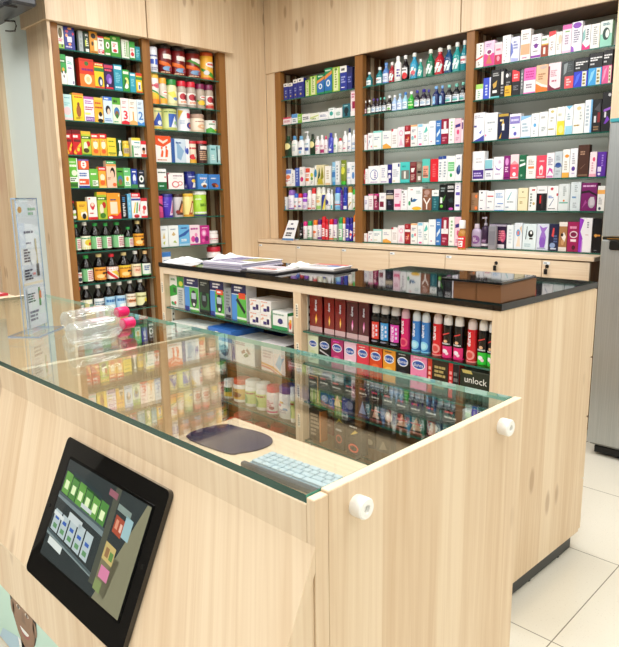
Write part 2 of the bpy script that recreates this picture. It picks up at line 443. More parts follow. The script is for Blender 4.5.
def finish_labels():
    seen = {}
    for p in PENDING: seen.setdefault((p[1], p[2], p[3]), []).append(p)
    for (desc, where, bay), ps in seen.items():
        for o, _, _, _, i in ps:
            L = f'{desc} on {where} shelf, {bay}'
            if len(ps) > 1: L += f', {NTH[i-1]} from left'
            o['label'] = L

# ------------------------------------------------------------------ the room
def struct(mb, name, **k): o = mb.build(name, **k); o['kind'] = 'structure'; return o
mb = MB(); mb.box(-6.0, -2.6, -.08, 2.4, 4.3, 0, floor_mat()); struct(mb, 'floor')
mb = MB(); mb.box(-6.0, -2.6, 3.05, 2.4, 4.3, 3.12, M('f2f2ee', .6)); struct(mb, 'ceiling')
mb = MB(); mb.box(-4.80, 4.18, 0, 2.4, 4.3, 3.05, WHITEP); struct(mb, 'wall_back')
mb = MB(); mb.box(-4.80, 1.99, 0, -4.66, 4.18, 3.05, M('e3efec', .5)); mb.box(-6.0, 1.99, 0, -4.80, 2.12, 3.05, M('e3efec', .5)); struct(mb, 'wall_left')
mb = MB(); mb.box(-6.0, -2.6, 0, -5.9, 1.99, 3.05, M('8a8680', .5)); struct(mb, 'wall_side')
mb = MB(); mb.box(2.3, -2.5, 0, 2.4, 4.18, 3.05, WHITEP); struct(mb, 'wall_right')
mb = MB(); mb.box(-5.9, -2.6, 0, 2.4, -2.5, 3.05, M('55524c', .5)); struct(mb, 'wall_front')
mb = MB(); mb.box(-5.42, 1.93, 0, -5.11, 1.99, 3.05, PINE); struct(mb, 'trim_1')

# ------------------------------------------------------------------ left wall shelving
LX = -4.29
BY = 3.85
def shelf_part(parent, x0, y0, x1, y1, z, edge, t=.008):
    mb = MB(); g, e = SHELFGLASS, GEDGE2
    mb.fbox(x0, y0, z-t, x1, y1, z, (g, g, e, e, e, e)); return mb.build('glass_shelf', parent)
LZ1 = [2.407, 2.183, 1.956, 1.731, 1.510, 1.290, 1.069, .843, .617]
LZ2 = [2.342, 2.118, 1.939, 1.700, 1.499, 1.285, 1.060, .835, .61]
u = empty('wall_shelving', (LX, 2.7, 0))
tag(u, 'two-bay walnut wall shelving with green glass shelves along the left wall', 'shelving')
def up(mb, name): o = mb.build(name, u); o.location = (-LX, -2.7, 0); return o
for y0, y1 in ((1.975, 2.040), (2.660, 2.724), (3.345, 3.412)):
    mb = MB(); mb.box(LX-.045, y0, .0, LX, y1, 2.5585, WALNUT); up(mb, 'post')
mb = MB(); mb.box(-4.575, 1.955, 0, -4.256, 1.975, 2.5585, PINE); up(mb, 'end_panel')
mb = MB(); mb.box(-4.60, 1.98, 0, -4.588, 2.70, 2.5585, M('6c716a', .25)); up(mb, 'back_panel')
mb = MB(); mb.box(-4.60, 2.70, 0, -4.588, 3.41, 2.5585, M('d4d8ce', .3)); up(mb, 'back_panel')
for y in (2.681, 3.40):
    mb = MB(); mb.box(-4.588, y, 0, LX-.045, y+.012, 2.5585, PINE); up(mb, 'side_panel')
    for x in (-4.57, -4.44):
        mb = MB(); mb.box(x-.02, y-.022, 0, x+.02, y, 2.5585, DARKWOOD); up(mb, 'upright')
for zs, y0, y1 in ((LZ1, 2.042, 2.655), (LZ2, 2.728, 3.374)):
    for z in zs:
        o = shelf_part(u, -4.585, y0, LX-.004, y1, z, GEDGE2); o.location = (-LX, -2.7, 0)
mb = MB(); mb.box(-4.64, 3.412, 0, LX-.001, 3.845, 3.04, PINE); struct(mb, 'trim_2')
for nm, y0, y1, lb in (('overhead_cabinet', 1.94, 2.672, 'pale pine overhead cabinet above the near left-wall bay'), ('overhead_cabinet', 2.678, 3.455, 'pale pine overhead cabinet above the far left-wall bay')):
    r = empty(nm, (LX, y0, 2.56)); tag(r, lb, 'cabinet', 'overhead cabinets')
    mb = MB(); mb.box(-.33, 0, .0, .035, y1-y0, .48, PINE); mb.build('body', r)
    mb = MB(); mb.cbox(.036, .002, -.006, .058, y1-y0-.002, .48, PINE, .001); mb.build('door', r)

# ------------------------------------------------------------------ back wall shelving
BZ = [2.2203, 2.0227, 1.7644, 1.5162, 1.3206, 1.0785]
b_ = empty('wall_shelving', (-2.75, BY, 1.07)); tag(b_, 'three-bay walnut wall shelving above the drawer base on the back wall', 'shelving')
def bp(mb, name): o = mb.build(name, b_); o.location = (2.75, -BY, -1.07); return o
for x0, x1 in ((-4.185, -4.117), (-3.302, -3.228), (-2.357, -2.300)):
    mb = MB(); mb.box(x0, BY, 1.0705, x1, BY+.045, 2.448, WALNUT); bp(mb, 'post')
mb = MB(); mb.box(-4.288, BY-.004, 1.0705, -4.1855, BY+.02, 2.448, PINE); bp(mb, 'filler_panel')
mb = MB(); mb.box(-4.22, 4.135, 1.0705, -1.40, 4.15, 2.448, M('eef1ea', .35)); bp(mb, 'back_panel')
mb = MB(); mb.box(-1.425, BY-.0, 1.0705, -1.385, 4.135, 2.448, PINE); bp(mb, 'side_panel')
for x in (-4.195, -3.275, -2.335):
    mb = MB(); mb.box(x, BY+.045, 1.0705, x+.012, 4.135, 2.448, PINE); bp(mb, 'side_panel')
    for y in (3.93, 4.03, 4.105):
        mb = MB(); mb.box(x+.012, y, 1.0705, x+.03, y+.035, 2.448, DARKWOOD); bp(mb, 'upright')
    for z in BZ[:-1]:
        mb = MB(); mb.box(x+.012, BY+.048, z-.05, x+.022, BY+.062, z-.012, CHROME); bp(mb, 'bracket')
for x0, x1 in ((-4.16, -3.28), (-3.24, -2.34), (-2.30, -1.427)):
    for z in BZ:
        o = shelf_part(b_, x0, BY+.003, x1, 4.133, z, GEDGE2); o.location = (2.75, -BY, -1.07)
for x0, x1, lb in ((-4.287, -2.399, 'long pale pine overhead cabinet above the left and middle back-wall bays'), (-2.395, -.2, 'pale pine overhead cabinet above the right back-wall bay')):
    r = empty('overhead_cabinet', (x0, 3.838, 2.455)); tag(r, lb, 'cabinet', 'overhead cabinets')
    mb = MB(); mb.box(0, .02, 0, x1-x0, .335, .585, WALNUT if 0 else PINE); mb.build('body', r)
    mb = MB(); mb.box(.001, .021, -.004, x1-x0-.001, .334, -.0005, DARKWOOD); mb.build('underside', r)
    mb = MB(); mb.cbox(.002, -.002, -.006, x1-x0-.002, .019, .585, PINE, .001); mb.build('door', r)
# drawer base
d = empty('base_cabinet', (-2.85, 3.7, 0)); tag(d, 'pale pine base cabinet with a row of drawers under the back-wall shelves', 'cabinet')
def dp(mb, name, par=None):
    o = mb.build(name, par or d)
    if not par: o.location = (2.85, -3.7, 0)
    return o
mb = MB(); mb.box(-4.285, 3.722, .0, -1.425, 4.13, 1.043, WALNUT); dp(mb, 'carcass')
mb = MB(); mb.cbox(-4.287, 3.695, 1.0435, -1.40, 4.132, 1.069, PINE_X, .002); dp(mb, 'worktop')
seams = [-4.285, -3.813, -3.315, -2.852, -2.381, -1.707, -1.422]
for i, (a, c) in enumerate(zip(seams, seams[1:])):
    for z0, z1 in ((.80, 1.036), (.42, .795), (.08, .415)):
        mb = MB(); mb.cbox(a+.002, 3.701, z0, c-.002, 3.72, z1, PINE_X, .001); dr = dp(mb, 'drawer_front')
        if z1 > 1:
            mb = MB(); mb.box(a+.01, 3.6995, 1.012, a+.05, 3.7005, 1.028, M('e8eef4')); mb.box(a+.014, 3.6990, 1.017, a+.032, 3.6994, 1.022, M('555')); mb.build('label_sticker', dr)
            if i >= 4:
                xl = -2.005 if i == 4 else -1.674
                mb = MB(); mb.lathe([(.011, -.006), (.012, 0), (.009, .004)], M('1a1a1a', .3), 14)
                k = mb.build('lock', dr); k.rotation_euler.x = PI/2; k.location = (xl, 3.699, 1.0)
                mb = MB(); mb.box(-.003, -.01, -.003, .003, 0, .003, CHROME); mb.cbox(-.011, -.018, -.045, .011, -.011, -.012, M('161616', .3), .003); mb.box(-.002,-.016,-.014,.002,-.012,.004,CHROME)
                k = mb.build('key', dr); k.location = (xl, 3.698, .998)

# ------------------------------------------------------------------ island frame helpers
ITH = math.radians(-2.2); IO = Vector((-.944, 1.785, 0)); IX = Vector((math.cos(ITH), math.sin(ITH), 0)); IY = Vector((-math.sin(ITH), math.cos(ITH), 0))
def isl(a, v, z=0): return IO+IX*a+IY*v+Vector((0, 0, z))
def isl_at(x, y, v):
    q = ray(x, y); t = (v-(CAM-IO).dot(IY))/q.dot(IY); p = CAM+q*t
    return (p-IO).dot(IX), p.z

# ------------------------------------------------------------------ island counter (local axes: a along the front, v towards the back)
IR = empty('island_counter', tuple(IO), ITH); tag(IR, 'pale pine island counter with glossy black top and open front shelves', 'counter')
UL = -2.022
def ip(mb, name, par=None): return mb.build(name, par or IR)
IZ_L = [.862, .660, .450, .20]
IZ_R = [.884, .747, .580, .407, .22]
mb = MB(); mb.cbox(-.030, 0, .078, 0, .672, 1.074, PINE, .001); ip(mb, 'end_panel')
mb = MB(); mb.cbox(UL, 0, .078, UL+.036, .40, 1.074, PINE, .001); ip(mb, 'end_panel')
mb = MB(); mb.cbox(-.957, 0.0, .078, -.910, .40, 1.044, PINE, .001); ip(mb, 'divider')
mb = MB(); mb.cbox(UL+.036, 0, 1.040, -.030, .40, 1.0745, PINE_X, .001); ip(mb, 'top_rail')
mb = MB(); mb.cbox(UL+.036, 0.0, .078, -.957, .40, .11, PINE_X, .001); mb.cbox(-.910, 0.0, .078, -.030, .40, .11, PINE_X, .001); ip(mb, 'bottom_panel')
mb = MB(); mb.box(UL+.036, .385, .11, -.957, .399, 1.04, WALNUT); ip(mb, 'back_panel')
mb = MB(); mb.box(-.910, .385, .11, -.03, .399, 1.04, WALNUT); ip(mb, 'back_panel')
mb = MB(); mb.box(-.9, .402, .078, -.032, .66, 1.074, PINE); ip(mb, 'rear_body')
mb = MB()
mb.prism([(UL-.002, -.004), (.004, -.004), (.004, .68), (-.885, .68), (-.885, .402), (UL-.002, .402)], 2, 1.0755, 1.0975, BLACKTOP); ip(mb, 'black_top')
mb = MB(); mb.box(UL+.02, .02, .006, -.022, .06, .077, M('2c2e2e', .4)); mb.box(-.05, .061, .006, -.022, .655, .077, M('2c2e2e', .4)); ip(mb, 'toe_kick')
for v in (.12, .33, .56):
    mb = MB(); mb.lathe([(.012, 0), (.012, .006), (.008, .01), (.008, .05)], BLACKP, 12, cx=-.034, cy=v); ip(mb, 'levelling_foot')
for k, (z0, z1) in enumerate(((.085, .30), (.306, .56), (.566, .80), (.806, 1.068))):
    mb = MB(); mb.cbox(-.89, .676, z0, -.002, .694, z1, PINE, .002); ip(mb, 'rear_drawer_front')
def ishelf(a0, a1, z):
    mb = MB(); g, e = SHELFGLASS, GEDGE2; mb.fbox(a0, .006, z-.007, a1, .375, z, (g, g, e, e, e, e)); return ip(mb, 'glass_shelf')
for z in IZ_L: ishelf(UL+.04, -.961, z)
for z in IZ_R: ishelf(-.906, -.034, z)
for a, sd in ((UL+.036, 1), (-.910, 1), (-.957, -1), (-.03, -1)):
    for v in (.035, .33):
        mb = MB(); x0, x1 = (a, a+.003) if sd > 0 else (a-.003, a)
        mb.box(x0, v, .12, x1, v+.02, 1.03, M('e9e6da', .4))
        xs = x1+.0004 if sd > 0 else x0-.0004
        z = .14
        while z < 1.0:
            mb.add([(xs, v+.006, z), (xs, v+.014, z), (xs, v+.014, z+.012), (xs, v+.006, z+.012)], [(0,1,2,3)], '222'); z += .032
        ip(mb, 'slotted_standard')
for a in (UL+.018, -.934):
    for z in (.965, .80, .62, .49):
        mb = MB(); mb.box(a-.008, -.0008, z-.03, a+.008, -.0001, z+.03, M('f1ead9')); deco(mb, 'l .1 .05 .9 .95 5 222', lambda q, w, L, a=a, z=z: (a-.006+q*.012, -.0008-.0003*L, z-.028+w*.056), .012, .056); ip(mb, 'sticker')

# ------------------------------------------------------------------ glass-topped service counter
CX0, CX1, CY0, CY1 = -3.03, -.603, .613, 1.250
cr = empty('display_counter', (-1.8, .95, 0)); tag(cr, 'pale pine service counter with a glass top and sloping front in the foreground', 'counter')
def cp(mb, name, par=None):
    o = mb.build(name, par or cr)
    if not par: o.location = (1.8, -.95, 0)
    return o
mb = MB(); mb.cbox(CX1-.017, CY0+.03, 0, CX1, CY1, .9985, PINE, .001); mb.box(CX1-.0165, CY0+.031, .9986, CX1-.001, CY1-.001, .9990, EDGE); cp(mb, 'side_panel')
mb = MB(); mb.cbox(CX1-.017, CY0, 0, CX1-.0004, CY0+.0295, .9945, PINE, .001); mb.box(CX1-.016, CY0+.001, .9946, CX1-.0014, CY0+.0285, .9950, EDGE); cp(mb, 'corner_post')
mb = MB(); mb.cbox(CX0, CY0, 0, CX0+.034, CY1, .9985, PINE, .001); cp(mb, 'side_panel')
mb = MB(); mb.cbox(CX0+.035, CY0, .0, CX1-.0175, CY0+.022, .9835, PINE, .001); mb.box(CX0+.036, CY0+.001, .9836, CX1-.018, CY0+.021, .9840, EDGE); cp(mb, 'front_panel')
mb = MB(); mb.cbox(-1.730, CY0+.024, .0, -1.712, 1.290, .9835, PINE, .001); mb.box(-1.7295, CY0+.03, .9836, -1.7125, 1.289, .9839, EDGE); cp(mb, 'divider')
mb = MB(); mb.prism([(-1.711, CY0+.024), (CX1-.018, CY0+.024), (CX1-.018, 1.232), (-.80, 1.232), (-.80, 1.345), (-1.711, 1.345)], 2, .640, .665, PINE_X); cp(mb, 'desk_board')
mb = MB(); mb.cbox(CX0+.036, CY0+.024, .640, -1.731, 1.30, .665, PINE_X, .001); cp(mb, 'desk_board')
mb = MB(); g, e = GLASS, GEDGE
mb.fbox(CX0+.036, CY0+.001, .9850, CX1-.018, 1.243, .9985, (g, g, e, M('4f9a88', .15), M('8fc9bd', .15), e)); gt = cp(mb, 'glass_top')
# sloping front box
sl = [(CY0-.0005, .922), (.477, .620), (.477, .490), (CY0-.0005, .490)]
mb = MB(); mb.prism([(CY0-.0006, .9), (.496, .62), (.496, .505), (CY0-.0006, .505)], 0, CX0, CX1-.004, PINE); cp(mb, 'sloping_box')
def slope(x, s, o=0):   # s metres down the slope from its top edge, o outwards
    n = Vector((0, -.912, .41)); t = Vector((0, -.41, -.912))
    return Vector((x, CY0, .922))+t*s+n*o
SL = .3312
mb = MB(); q = [slope(0, 0), slope(0, SL), slope(0, SL, -.016), slope(0, .0365, -.016)]
mb.prism([(p.y, p.z) for p in q], 0, CX0, CX1, PINE); cp(mb, 'sloping_panel')
mb = MB(); mb.cbox(CX0, .477, .490, CX1, .4955, .6135, PINE, .001); mb.box(CX0, .4772, .6136, CX1, .485, .6196, EDGE); cp(mb, 'lip_panel')
for y, z in ((.704, .956), (1.159, .961)):
    mb = MB(); mb.lathe([(.0165, 0), (.0175, .003), (.0175, .021), (.0155, .0235), (.007, .0235), (.006, .017)], M('f7f7f3', .35), 24)
    o = cp(mb, 'round_bumper'); o.rotation_euler.y = PI/2; o.location = (1.8+CX1, -.95+y, z)
# touch screen let into the slope
TX0, TX1, TS0, TS1 = -1.362, -.951, .026, .328
ts = empty('touch_screen', tuple(slope((TX0+TX1)/2, (TS0+TS1)/2))); tag(ts, 'black framed touch screen let into the sloping counter front', 'screen')
off = -slope((TX0+TX1)/2, (TS0+TS1)/2)
def rrect(x0, s0, x1, s1, r, n=5):
    P = []
    for cx, cy, a0 in ((x1-r, s0+r, -90), (x1-r, s1-r, 0), (x0+r, s1-r, 90), (x0+r, s0+r, 180)):
        for i in range(n+1):
            a = math.radians(a0+90*i/n); P.append((cx+r*math.cos(a), cy+r*math.sin(a)))
    return P
def slab(x0, s0, x1, s1, r, o0, o1, mat):
    mb = MB(); P = rrect(x0, s0, x1, s1, r); n = len(P)
    V = [tuple(slope(x, s, o0)+off) for x, s in P]+[tuple(slope(x, s, o1)+off) for x, s in P]
    mb.add(V, [tuple(range(n)), tuple(range(n, 2*n))[::-1]]+[(i, n+i, n+(i+1)%n, (i+1)%n) for i in range(n)], mat); return mb
GLOSSBLACK = M('050506', .02, coat=1.0)
fr = slab(TX0, TS0, TX1, TS1, .012, .0003, .011, GLOSSBLACK).build('bezel', ts)
ix0, ix1, is0, is1 = TX0+.042, TX1-.036, TS0+.042, TS1-.052
slab(ix0-.005, is0-.005, ix1+.005, is1+.005, .003, .0111, .0122, M('020203', .15)).build('inner_frame', ts)
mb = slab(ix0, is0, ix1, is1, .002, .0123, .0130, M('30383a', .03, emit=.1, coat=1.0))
SM = lambda q, v, L: tuple(slope(ix0+(ix1-ix0)*q, is1-(is1-is0)*v, .0130+.00015*L)+off)
def smap(spec):  # shelf reflection painted onto the dark screen as faintly glowing patches
    for d in spec.split('\n'):
        d = d.strip()
        if d: 
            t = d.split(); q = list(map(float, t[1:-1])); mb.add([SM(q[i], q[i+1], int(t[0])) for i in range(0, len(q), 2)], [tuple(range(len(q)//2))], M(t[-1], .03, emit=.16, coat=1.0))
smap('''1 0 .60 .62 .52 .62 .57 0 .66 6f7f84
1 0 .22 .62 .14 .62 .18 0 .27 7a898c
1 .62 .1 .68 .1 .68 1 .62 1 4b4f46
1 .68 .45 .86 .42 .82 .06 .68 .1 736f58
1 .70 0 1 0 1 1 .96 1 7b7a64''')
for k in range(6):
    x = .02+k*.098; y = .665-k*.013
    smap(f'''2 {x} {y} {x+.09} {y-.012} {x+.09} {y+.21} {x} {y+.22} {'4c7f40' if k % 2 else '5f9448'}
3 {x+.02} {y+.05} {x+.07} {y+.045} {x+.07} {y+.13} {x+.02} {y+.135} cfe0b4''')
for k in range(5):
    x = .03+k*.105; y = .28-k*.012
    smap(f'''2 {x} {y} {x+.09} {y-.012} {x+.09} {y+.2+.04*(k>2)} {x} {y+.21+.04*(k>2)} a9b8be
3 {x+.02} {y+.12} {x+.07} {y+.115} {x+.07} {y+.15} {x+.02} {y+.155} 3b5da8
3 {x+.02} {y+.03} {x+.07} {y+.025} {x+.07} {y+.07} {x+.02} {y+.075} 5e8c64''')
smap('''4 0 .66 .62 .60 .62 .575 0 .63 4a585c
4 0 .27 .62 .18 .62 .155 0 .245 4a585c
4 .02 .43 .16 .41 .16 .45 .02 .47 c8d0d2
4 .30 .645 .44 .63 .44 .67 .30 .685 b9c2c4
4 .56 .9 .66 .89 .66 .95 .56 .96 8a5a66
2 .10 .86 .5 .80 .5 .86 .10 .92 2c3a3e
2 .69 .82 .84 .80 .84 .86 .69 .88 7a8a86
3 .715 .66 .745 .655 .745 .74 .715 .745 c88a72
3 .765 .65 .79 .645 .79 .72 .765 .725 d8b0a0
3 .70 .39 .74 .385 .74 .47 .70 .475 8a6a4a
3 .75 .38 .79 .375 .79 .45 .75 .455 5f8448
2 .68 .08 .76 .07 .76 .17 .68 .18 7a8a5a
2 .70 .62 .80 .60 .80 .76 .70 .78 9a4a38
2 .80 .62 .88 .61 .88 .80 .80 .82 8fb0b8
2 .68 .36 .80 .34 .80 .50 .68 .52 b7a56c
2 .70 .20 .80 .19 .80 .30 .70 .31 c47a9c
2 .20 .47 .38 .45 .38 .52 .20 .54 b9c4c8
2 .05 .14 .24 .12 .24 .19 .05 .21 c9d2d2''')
mb.build('painted_reflection', ts)
for xs, ss in ((TX0+.016, .18), (TX1-.016, .17)):
    k = MB(); k.lathe([(.004, 0), (.004, .001)], M('6a6a6a', .2, 1), 12); o = k.build('frame_screw', ts); o.location = slope(xs, ss, .0112)+off; o.rotation_euler.x = math.radians(65.8)
# poster on the counter front
pw, ph = 1.3, .46
mb = MB(); mb.box(-pw/2, -.0015, 0, pw/2, 0, ph, M('c9ece0', .35))
PM = lambda q, v, L: (q, -.0015-.0003*L, v)
def poly(c, L, *q): mb.add([PM(q[i], q[i+1], L) for i in range(0, len(q), 2)], [tuple(range(len(q)//2))], M(c, .35))
def ell(c, L, cx, cz, rx, rz, a0=0, a1=360, n=24):
    mb.add([PM(cx, cz, L)]+[PM(cx+rx*math.cos(math.radians(a0+(a1-a0)*i/n)), cz+rz*math.sin(math.radians(a0+(a1-a0)*i/n)), L) for i in range(n+1)], [(0, 1+i, 2+i) for i in range(n)], M(c, .35))
fx, fz = .165, .185
ell('1a1210', 1, fx, fz+.03, .098, .125); poly('b9d9ee', 2, fx-.24, .0, fx+.22, .0, fx+.19, .055, fx+.07, .085, fx-.07, .085, fx-.20, .05)
poly('7d5236', 3, fx-.04, .05, fx+.04, .05, fx+.045, .13, fx-.045, .13); ell('8f6244', 4, fx, fz, .08, .105)
ell('8f6244', 4, fx-.083, fz, .014, .025); ell('8f6244', 4, fx+.083, fz, .014, .025)
for sx in (-1, 1):
    ell('e8e0d8', 5, fx+sx*.032, fz+.022, .014, .006); ell('20120c', 6, fx+sx*.032, fz+.022, .007, .006); poly('20120c', 5, fx+sx*.05-.018, fz+.046, fx+sx*.05+.002, fz+.044, fx+sx*.05-.0, fz+.051, fx+sx*.05-.018, fz+.053)
poly('7a4f34', 5, fx-.016, fz-.018, fx+.016, fz-.018, fx+.006, fz+.02, fx-.006, fz+.02)
ell('9a3f3c', 5, fx, fz-.04, .038, .03, 180, 360); ell('ffffff', 6, fx, fz-.041, .032, .016, 180, 360)
poly('ffffff', 3, fx-.06, .05, fx, .03, fx-.02, .085, fx-.065, .09); poly('ffffff', 3, fx+.06, .05, fx, .03, fx+.02, .085, fx+.065, .09)
po = mb.build('wall_poster', None, (-2.0, CY0-.0008, .012)); tag(po, 'mint green poster of a smiling person in a pale blue shirt under the counter lip', 'poster')

# things on and in the counter
kb = empty('keyboard', (-1.13, 1.140, .6656), math.radians(3)); tag(kb, 'light blue keyboard with dark front edge under the counter glass', 'keyboard')
mb = MB(); mb.cbox(-.22, -.027, 0, .22, .068, .018, M('a9c0cf', .4), .004); mb.build('case', kb)
mb = MB()
for rw in range(4):
    x = -.212; rr = random.Random(rw)
    while x < .205:
        w = .026*rr.choice((1, 1, 1, 1.5, 1.0)); w = min(w, .211-x)
        if rw == 0 and abs(x) < .04: w = .09
        mb.cbox(x, -.022+rw*.0218, .0181, x+w-.0028, -.022+rw*.0218+.0190, .024, M('bfd3df', .4), .002); x += w
mb.build('keys', kb)
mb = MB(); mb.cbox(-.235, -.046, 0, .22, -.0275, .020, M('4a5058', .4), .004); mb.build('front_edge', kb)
mp = MB(); P = [(-.136,-.085),(.07,-.085),(.105,-.05),(.125,.0),(.12,.055),(.085,.09),(.02,.10),(-.06,.085),(-.136,.06)]
Q = []
for i in range(len(P)):
    p0, p1, p2, p3 = (Vector(P[(i+k-1) % len(P)]) for k in range(4))
    for s in range(4):
        t = s/4; Q.append(tuple(.5*((2*p1)+(p2-p0)*t+(2*p0-5*p1+4*p2-p3)*t*t+(3*p1-p0-3*p2+p3)*t**3)))
mp.prism(Q, 2, 0, .004, M('23274a', .7)); o = mp.build('mouse_pad', None, (-1.548, 1.205, .6655)); tag(o, 'dark navy rounded mouse pad beside the keyboard under the glass', 'mouse pad')

# sign holder
A = at(29, 335.5, 2, 1.0000); B = at(49, 327.5, 2, 1.0000); dr = (B-A); dr.z = 0; wS = dr.length; ang = math.atan2(dr.y, dr.x)
hS = .437
sg = empty('sign_holder', (A.x, A.y, .9990), ang); tag(sg, 'tall clear acrylic sign holder standing on the counter glass', 'sign holder')
def sheet(y0, nm, z1=hS):
    mb = MB(); g, e = ACRYL, AEDGE; mb.fbox(0, y0, .004, wS, y0+.003, z1, (e, e, g, e, g, e)); return mb.build(nm, sg)
sheet(0, 'front_sheet'); sheet(.013, 'rear_sheet')
mb = MB(); mb.box(0, .0031, hS-.004, wS, .0129, hS, AEDGE); mb.build('top_fold', sg)
mb = MB(); mb.fbox(-.03, -.05, 0, wS+.01, .055, .0038, (ACRYL, ACRYL, AEDGE, AEDGE, AEDGE, AEDGE)); mb.build('base', sg)
mb = MB(); mb.box(.004, .0034, .02, wS-.004, .0040, hS-.008, M('eef3f5', .4))
sgm = lambda q, v, L: (.004+q*(wS-.008), .0034-.0002*L, .02+v*(hS-.028))
deco(mb, 'r 0 .34 1 .36 f4ecd2;e .16 .93 .1 .025 d8a860;l .55 .88 .95 .95 2 8ab89a;l .25 .74 .8 .77 1 667;l .3 .66 .7 .68 1 778;l .15 .52 .5 .63 5 556;r .74 .5 .82 .70 b9b08c;r .72 .40 .85 .50 5a5a52;e .6 .56 .16 .08 dfe6e8;l .1 .38 .5 .47 4 445;l .5 .41 .66 .44 1 d99;r .1 .0 .95 .32 e2eaee;l .12 .20 .5 .28 4 566;r .66 .16 .76 .31 6a9a6a;r .7 .22 .8 .28 d98a5a;l .15 .05 .6 .14 3 889', sgm, wS, hS)
mb.build('printed_card', sg)

# two clear bottles lying on the glass
def lying(p0, p1, r, lb, seed):
    p0 = Vector(p0); p1 = Vector(p1); v = p1-p0; L = v.length; a = math.atan2(v.y, v.x)
    r0 = empty('clear_bottle', (p0.x, p0.y, .9990+r), a); tag(r0, lb, 'bottle', 'clear bottles lying on the counter glass')
    mb = MB(); mb.lathe([(r*.6, 0), (r*.95, .006), (r*.9, .02), (r, .03), (r*.94, .05), (r, .065), (r, L*.62), (r*.9, L*.70), (r*.45, L*.80), (r*.4, L*.84)], HAZE, 24)
    o = mb.build('body', r0); o.rotation_euler.y = PI/2
    mb = MB(); mb.lathe([(r*.46, L*.82), (r*.52, L*.825), (r*.52, L*.985), (r*.44, L)], M('f01f6c', .3), 20); o = mb.build('cap', r0); o.rotation_euler.y = PI/2
    mb = MB(); n = 14; f = lambda u, v: (L*.28+v*L*.3, (r*1.01)*math.cos(u), (r*1.01)*math.sin(u))
    mb.add([f(.35+u/n*1.9, v) for v in (0, 1) for u in range(n+1)], [(i, i+1, n+2+i, n+1+i) for i in range(n)], PINKFILM); mb.build('label', r0)
bt = lambda a, b, r: (at(a[0], a[1], 2, .999+r), at(b[0], b[1], 2, .999+r))
lying(*bt((64, 322), (127, 311), .035), .035, 'clear bottle with pink cap lying on the counter glass, farther of two', 1)
lying(*bt((70, 334.5), (133, 322), .035), .035, 'clear bottle with pink cap lying on the counter glass, nearer of two', 2)

# things on the island top
TZ = 1.0978
bx = empty('flat_box', tuple(isl(-.088, .09, TZ)), ITH); tag(bx, 'flat brown box at the front corner of the island top', 'box')
mb = MB(); mb.cbox(-.086, -.092, 0, .086, .125, .056, M('6f4726', .5), .001); mb.box(-.002, -.0925, .002, .002, -.0921, .054, M('573617')); mb.build('body', bx)
mb = MB(); mb.box(-.087, -.1, .0565, .087, .126, .0572, M('8a5f38', .5)); mb.build('lid_flap', bx)
tr = MB(); tr.cbox(-.115, -.10, 0, .10, .135, .008, M('0c0c0f', .08), .002); tr.box(-.10, -.085, .0081, .085, .12, .0084, M('16181c', .04))
o = tr.build('black_tray', None, tuple(isl(-.10, .085, TZ+.0575)), ITH+math.radians(3)); tag(o, 'glossy black tray lying on the flat brown box', 'tray')
def sheets(name, a, v, w, d, t, rz, cols, lb, cat, z=TZ, dec='', group=None):
    mb = MB(); n = len(cols); rr = random.Random(lb)
    for i, c in enumerate(cols):
        s = rr.uniform(-.006, .006); mb.cbox(-w/2+s, -d/2+s, t*i/n, w/2+s, d/2+s, t*(i+1)/n-.0004, M(c, .5), .0004)
    if dec: deco(mb, dec, lambda q, r, L: ((q-.5)*w, (r-.5)*d, t+.0004*L), w, d)
    o = mb.build(name, None, tuple(isl(a, v, z)), ITH+math.radians(rz)); tag(o, lb, cat, group); return o
# soft plastic bag
def crumple(name, a, v, w, d, h, rz, col, lb, cat, z=TZ, n=18, rough=.3, seed=1):
    mb = MB(); rr = random.Random(seed); V = []; F = []
    ph = [(rr.uniform(0, 6), rr.uniform(-8, 8), rr.uniform(-8, 8)) for _ in range(6)]
    for j in range(n+1):
        for i in range(n+1):
            x, y = i/n*2-1, j/n*2-1; e = max(0, 1-abs(x)**3)*max(0, 1-abs(y)**3)
            q = sum(math.sin(p+fx*x+fy*y) for p, fx, fy in ph)/6
            V.append((x*w/2*(1+.08*math.sin(5*y)), y*d/2*(1+.08*math.sin(6*x)), .001+h*e*(.6+.55*q)))
    k = (n+1)**2
    V += [(p[0], p[1], 0) for p in V]
    for j in range(n):
        for i in range(n):
            b = j*(n+1)+i; F.append((b, b+1, b+n+2, b+n+1)); F.append((k+b, k+b+n+1, k+b+n+2, k+b+1))
    for i in range(n):
        for b, c in ((i, i+1), (n*(n+1)+i+1, n*(n+1)+i), ((i+1)*(n+1), i*(n+1)), (i*(n+1)+n, (i+1)*(n+1)+n)): F.append((b, k+b, k+c, c))
    mb.add(V, F, M(col, rough), True); o = mb.build(name, None, tuple(isl(a, v, z)), ITH+math.radians(rz)); tag(o, lb, cat)
crumple('plastic_bag', -1.93, .10, .15, .17, .034, 5, 'f3f4f6', 'crumpled white plastic bag at the left end of the island top', 'bag', seed=3)
crumple('plastic_bag', -1.78, .295, .19, .17, .05, -6, 'f6f7fa', 'puffed white plastic bag behind the newspapers on the island top', 'bag', seed=9)
sheets('newspaper_stack', -1.51, .165, .28, .27, .030, 5, ['d6d2dc', 'b9b2cc', 'e4e2e8', 'a79fc4', 'd9d6e2', 'c3bdd6', 'e6e4ec'], 'stack of lilac and grey newspapers on the island top', 'newspapers', dec='l .05 .1 .95 .9 12 8a84a6;r .55 .4 .95 .9 8f8a54;r .1 .55 .4 .8 6f6a9a')
sheets('clipboard', -1.215, .10, .21, .17, .006, 8, ['17161a'], 'black clipboard nearest the front edge of the island top', 'clipboard')
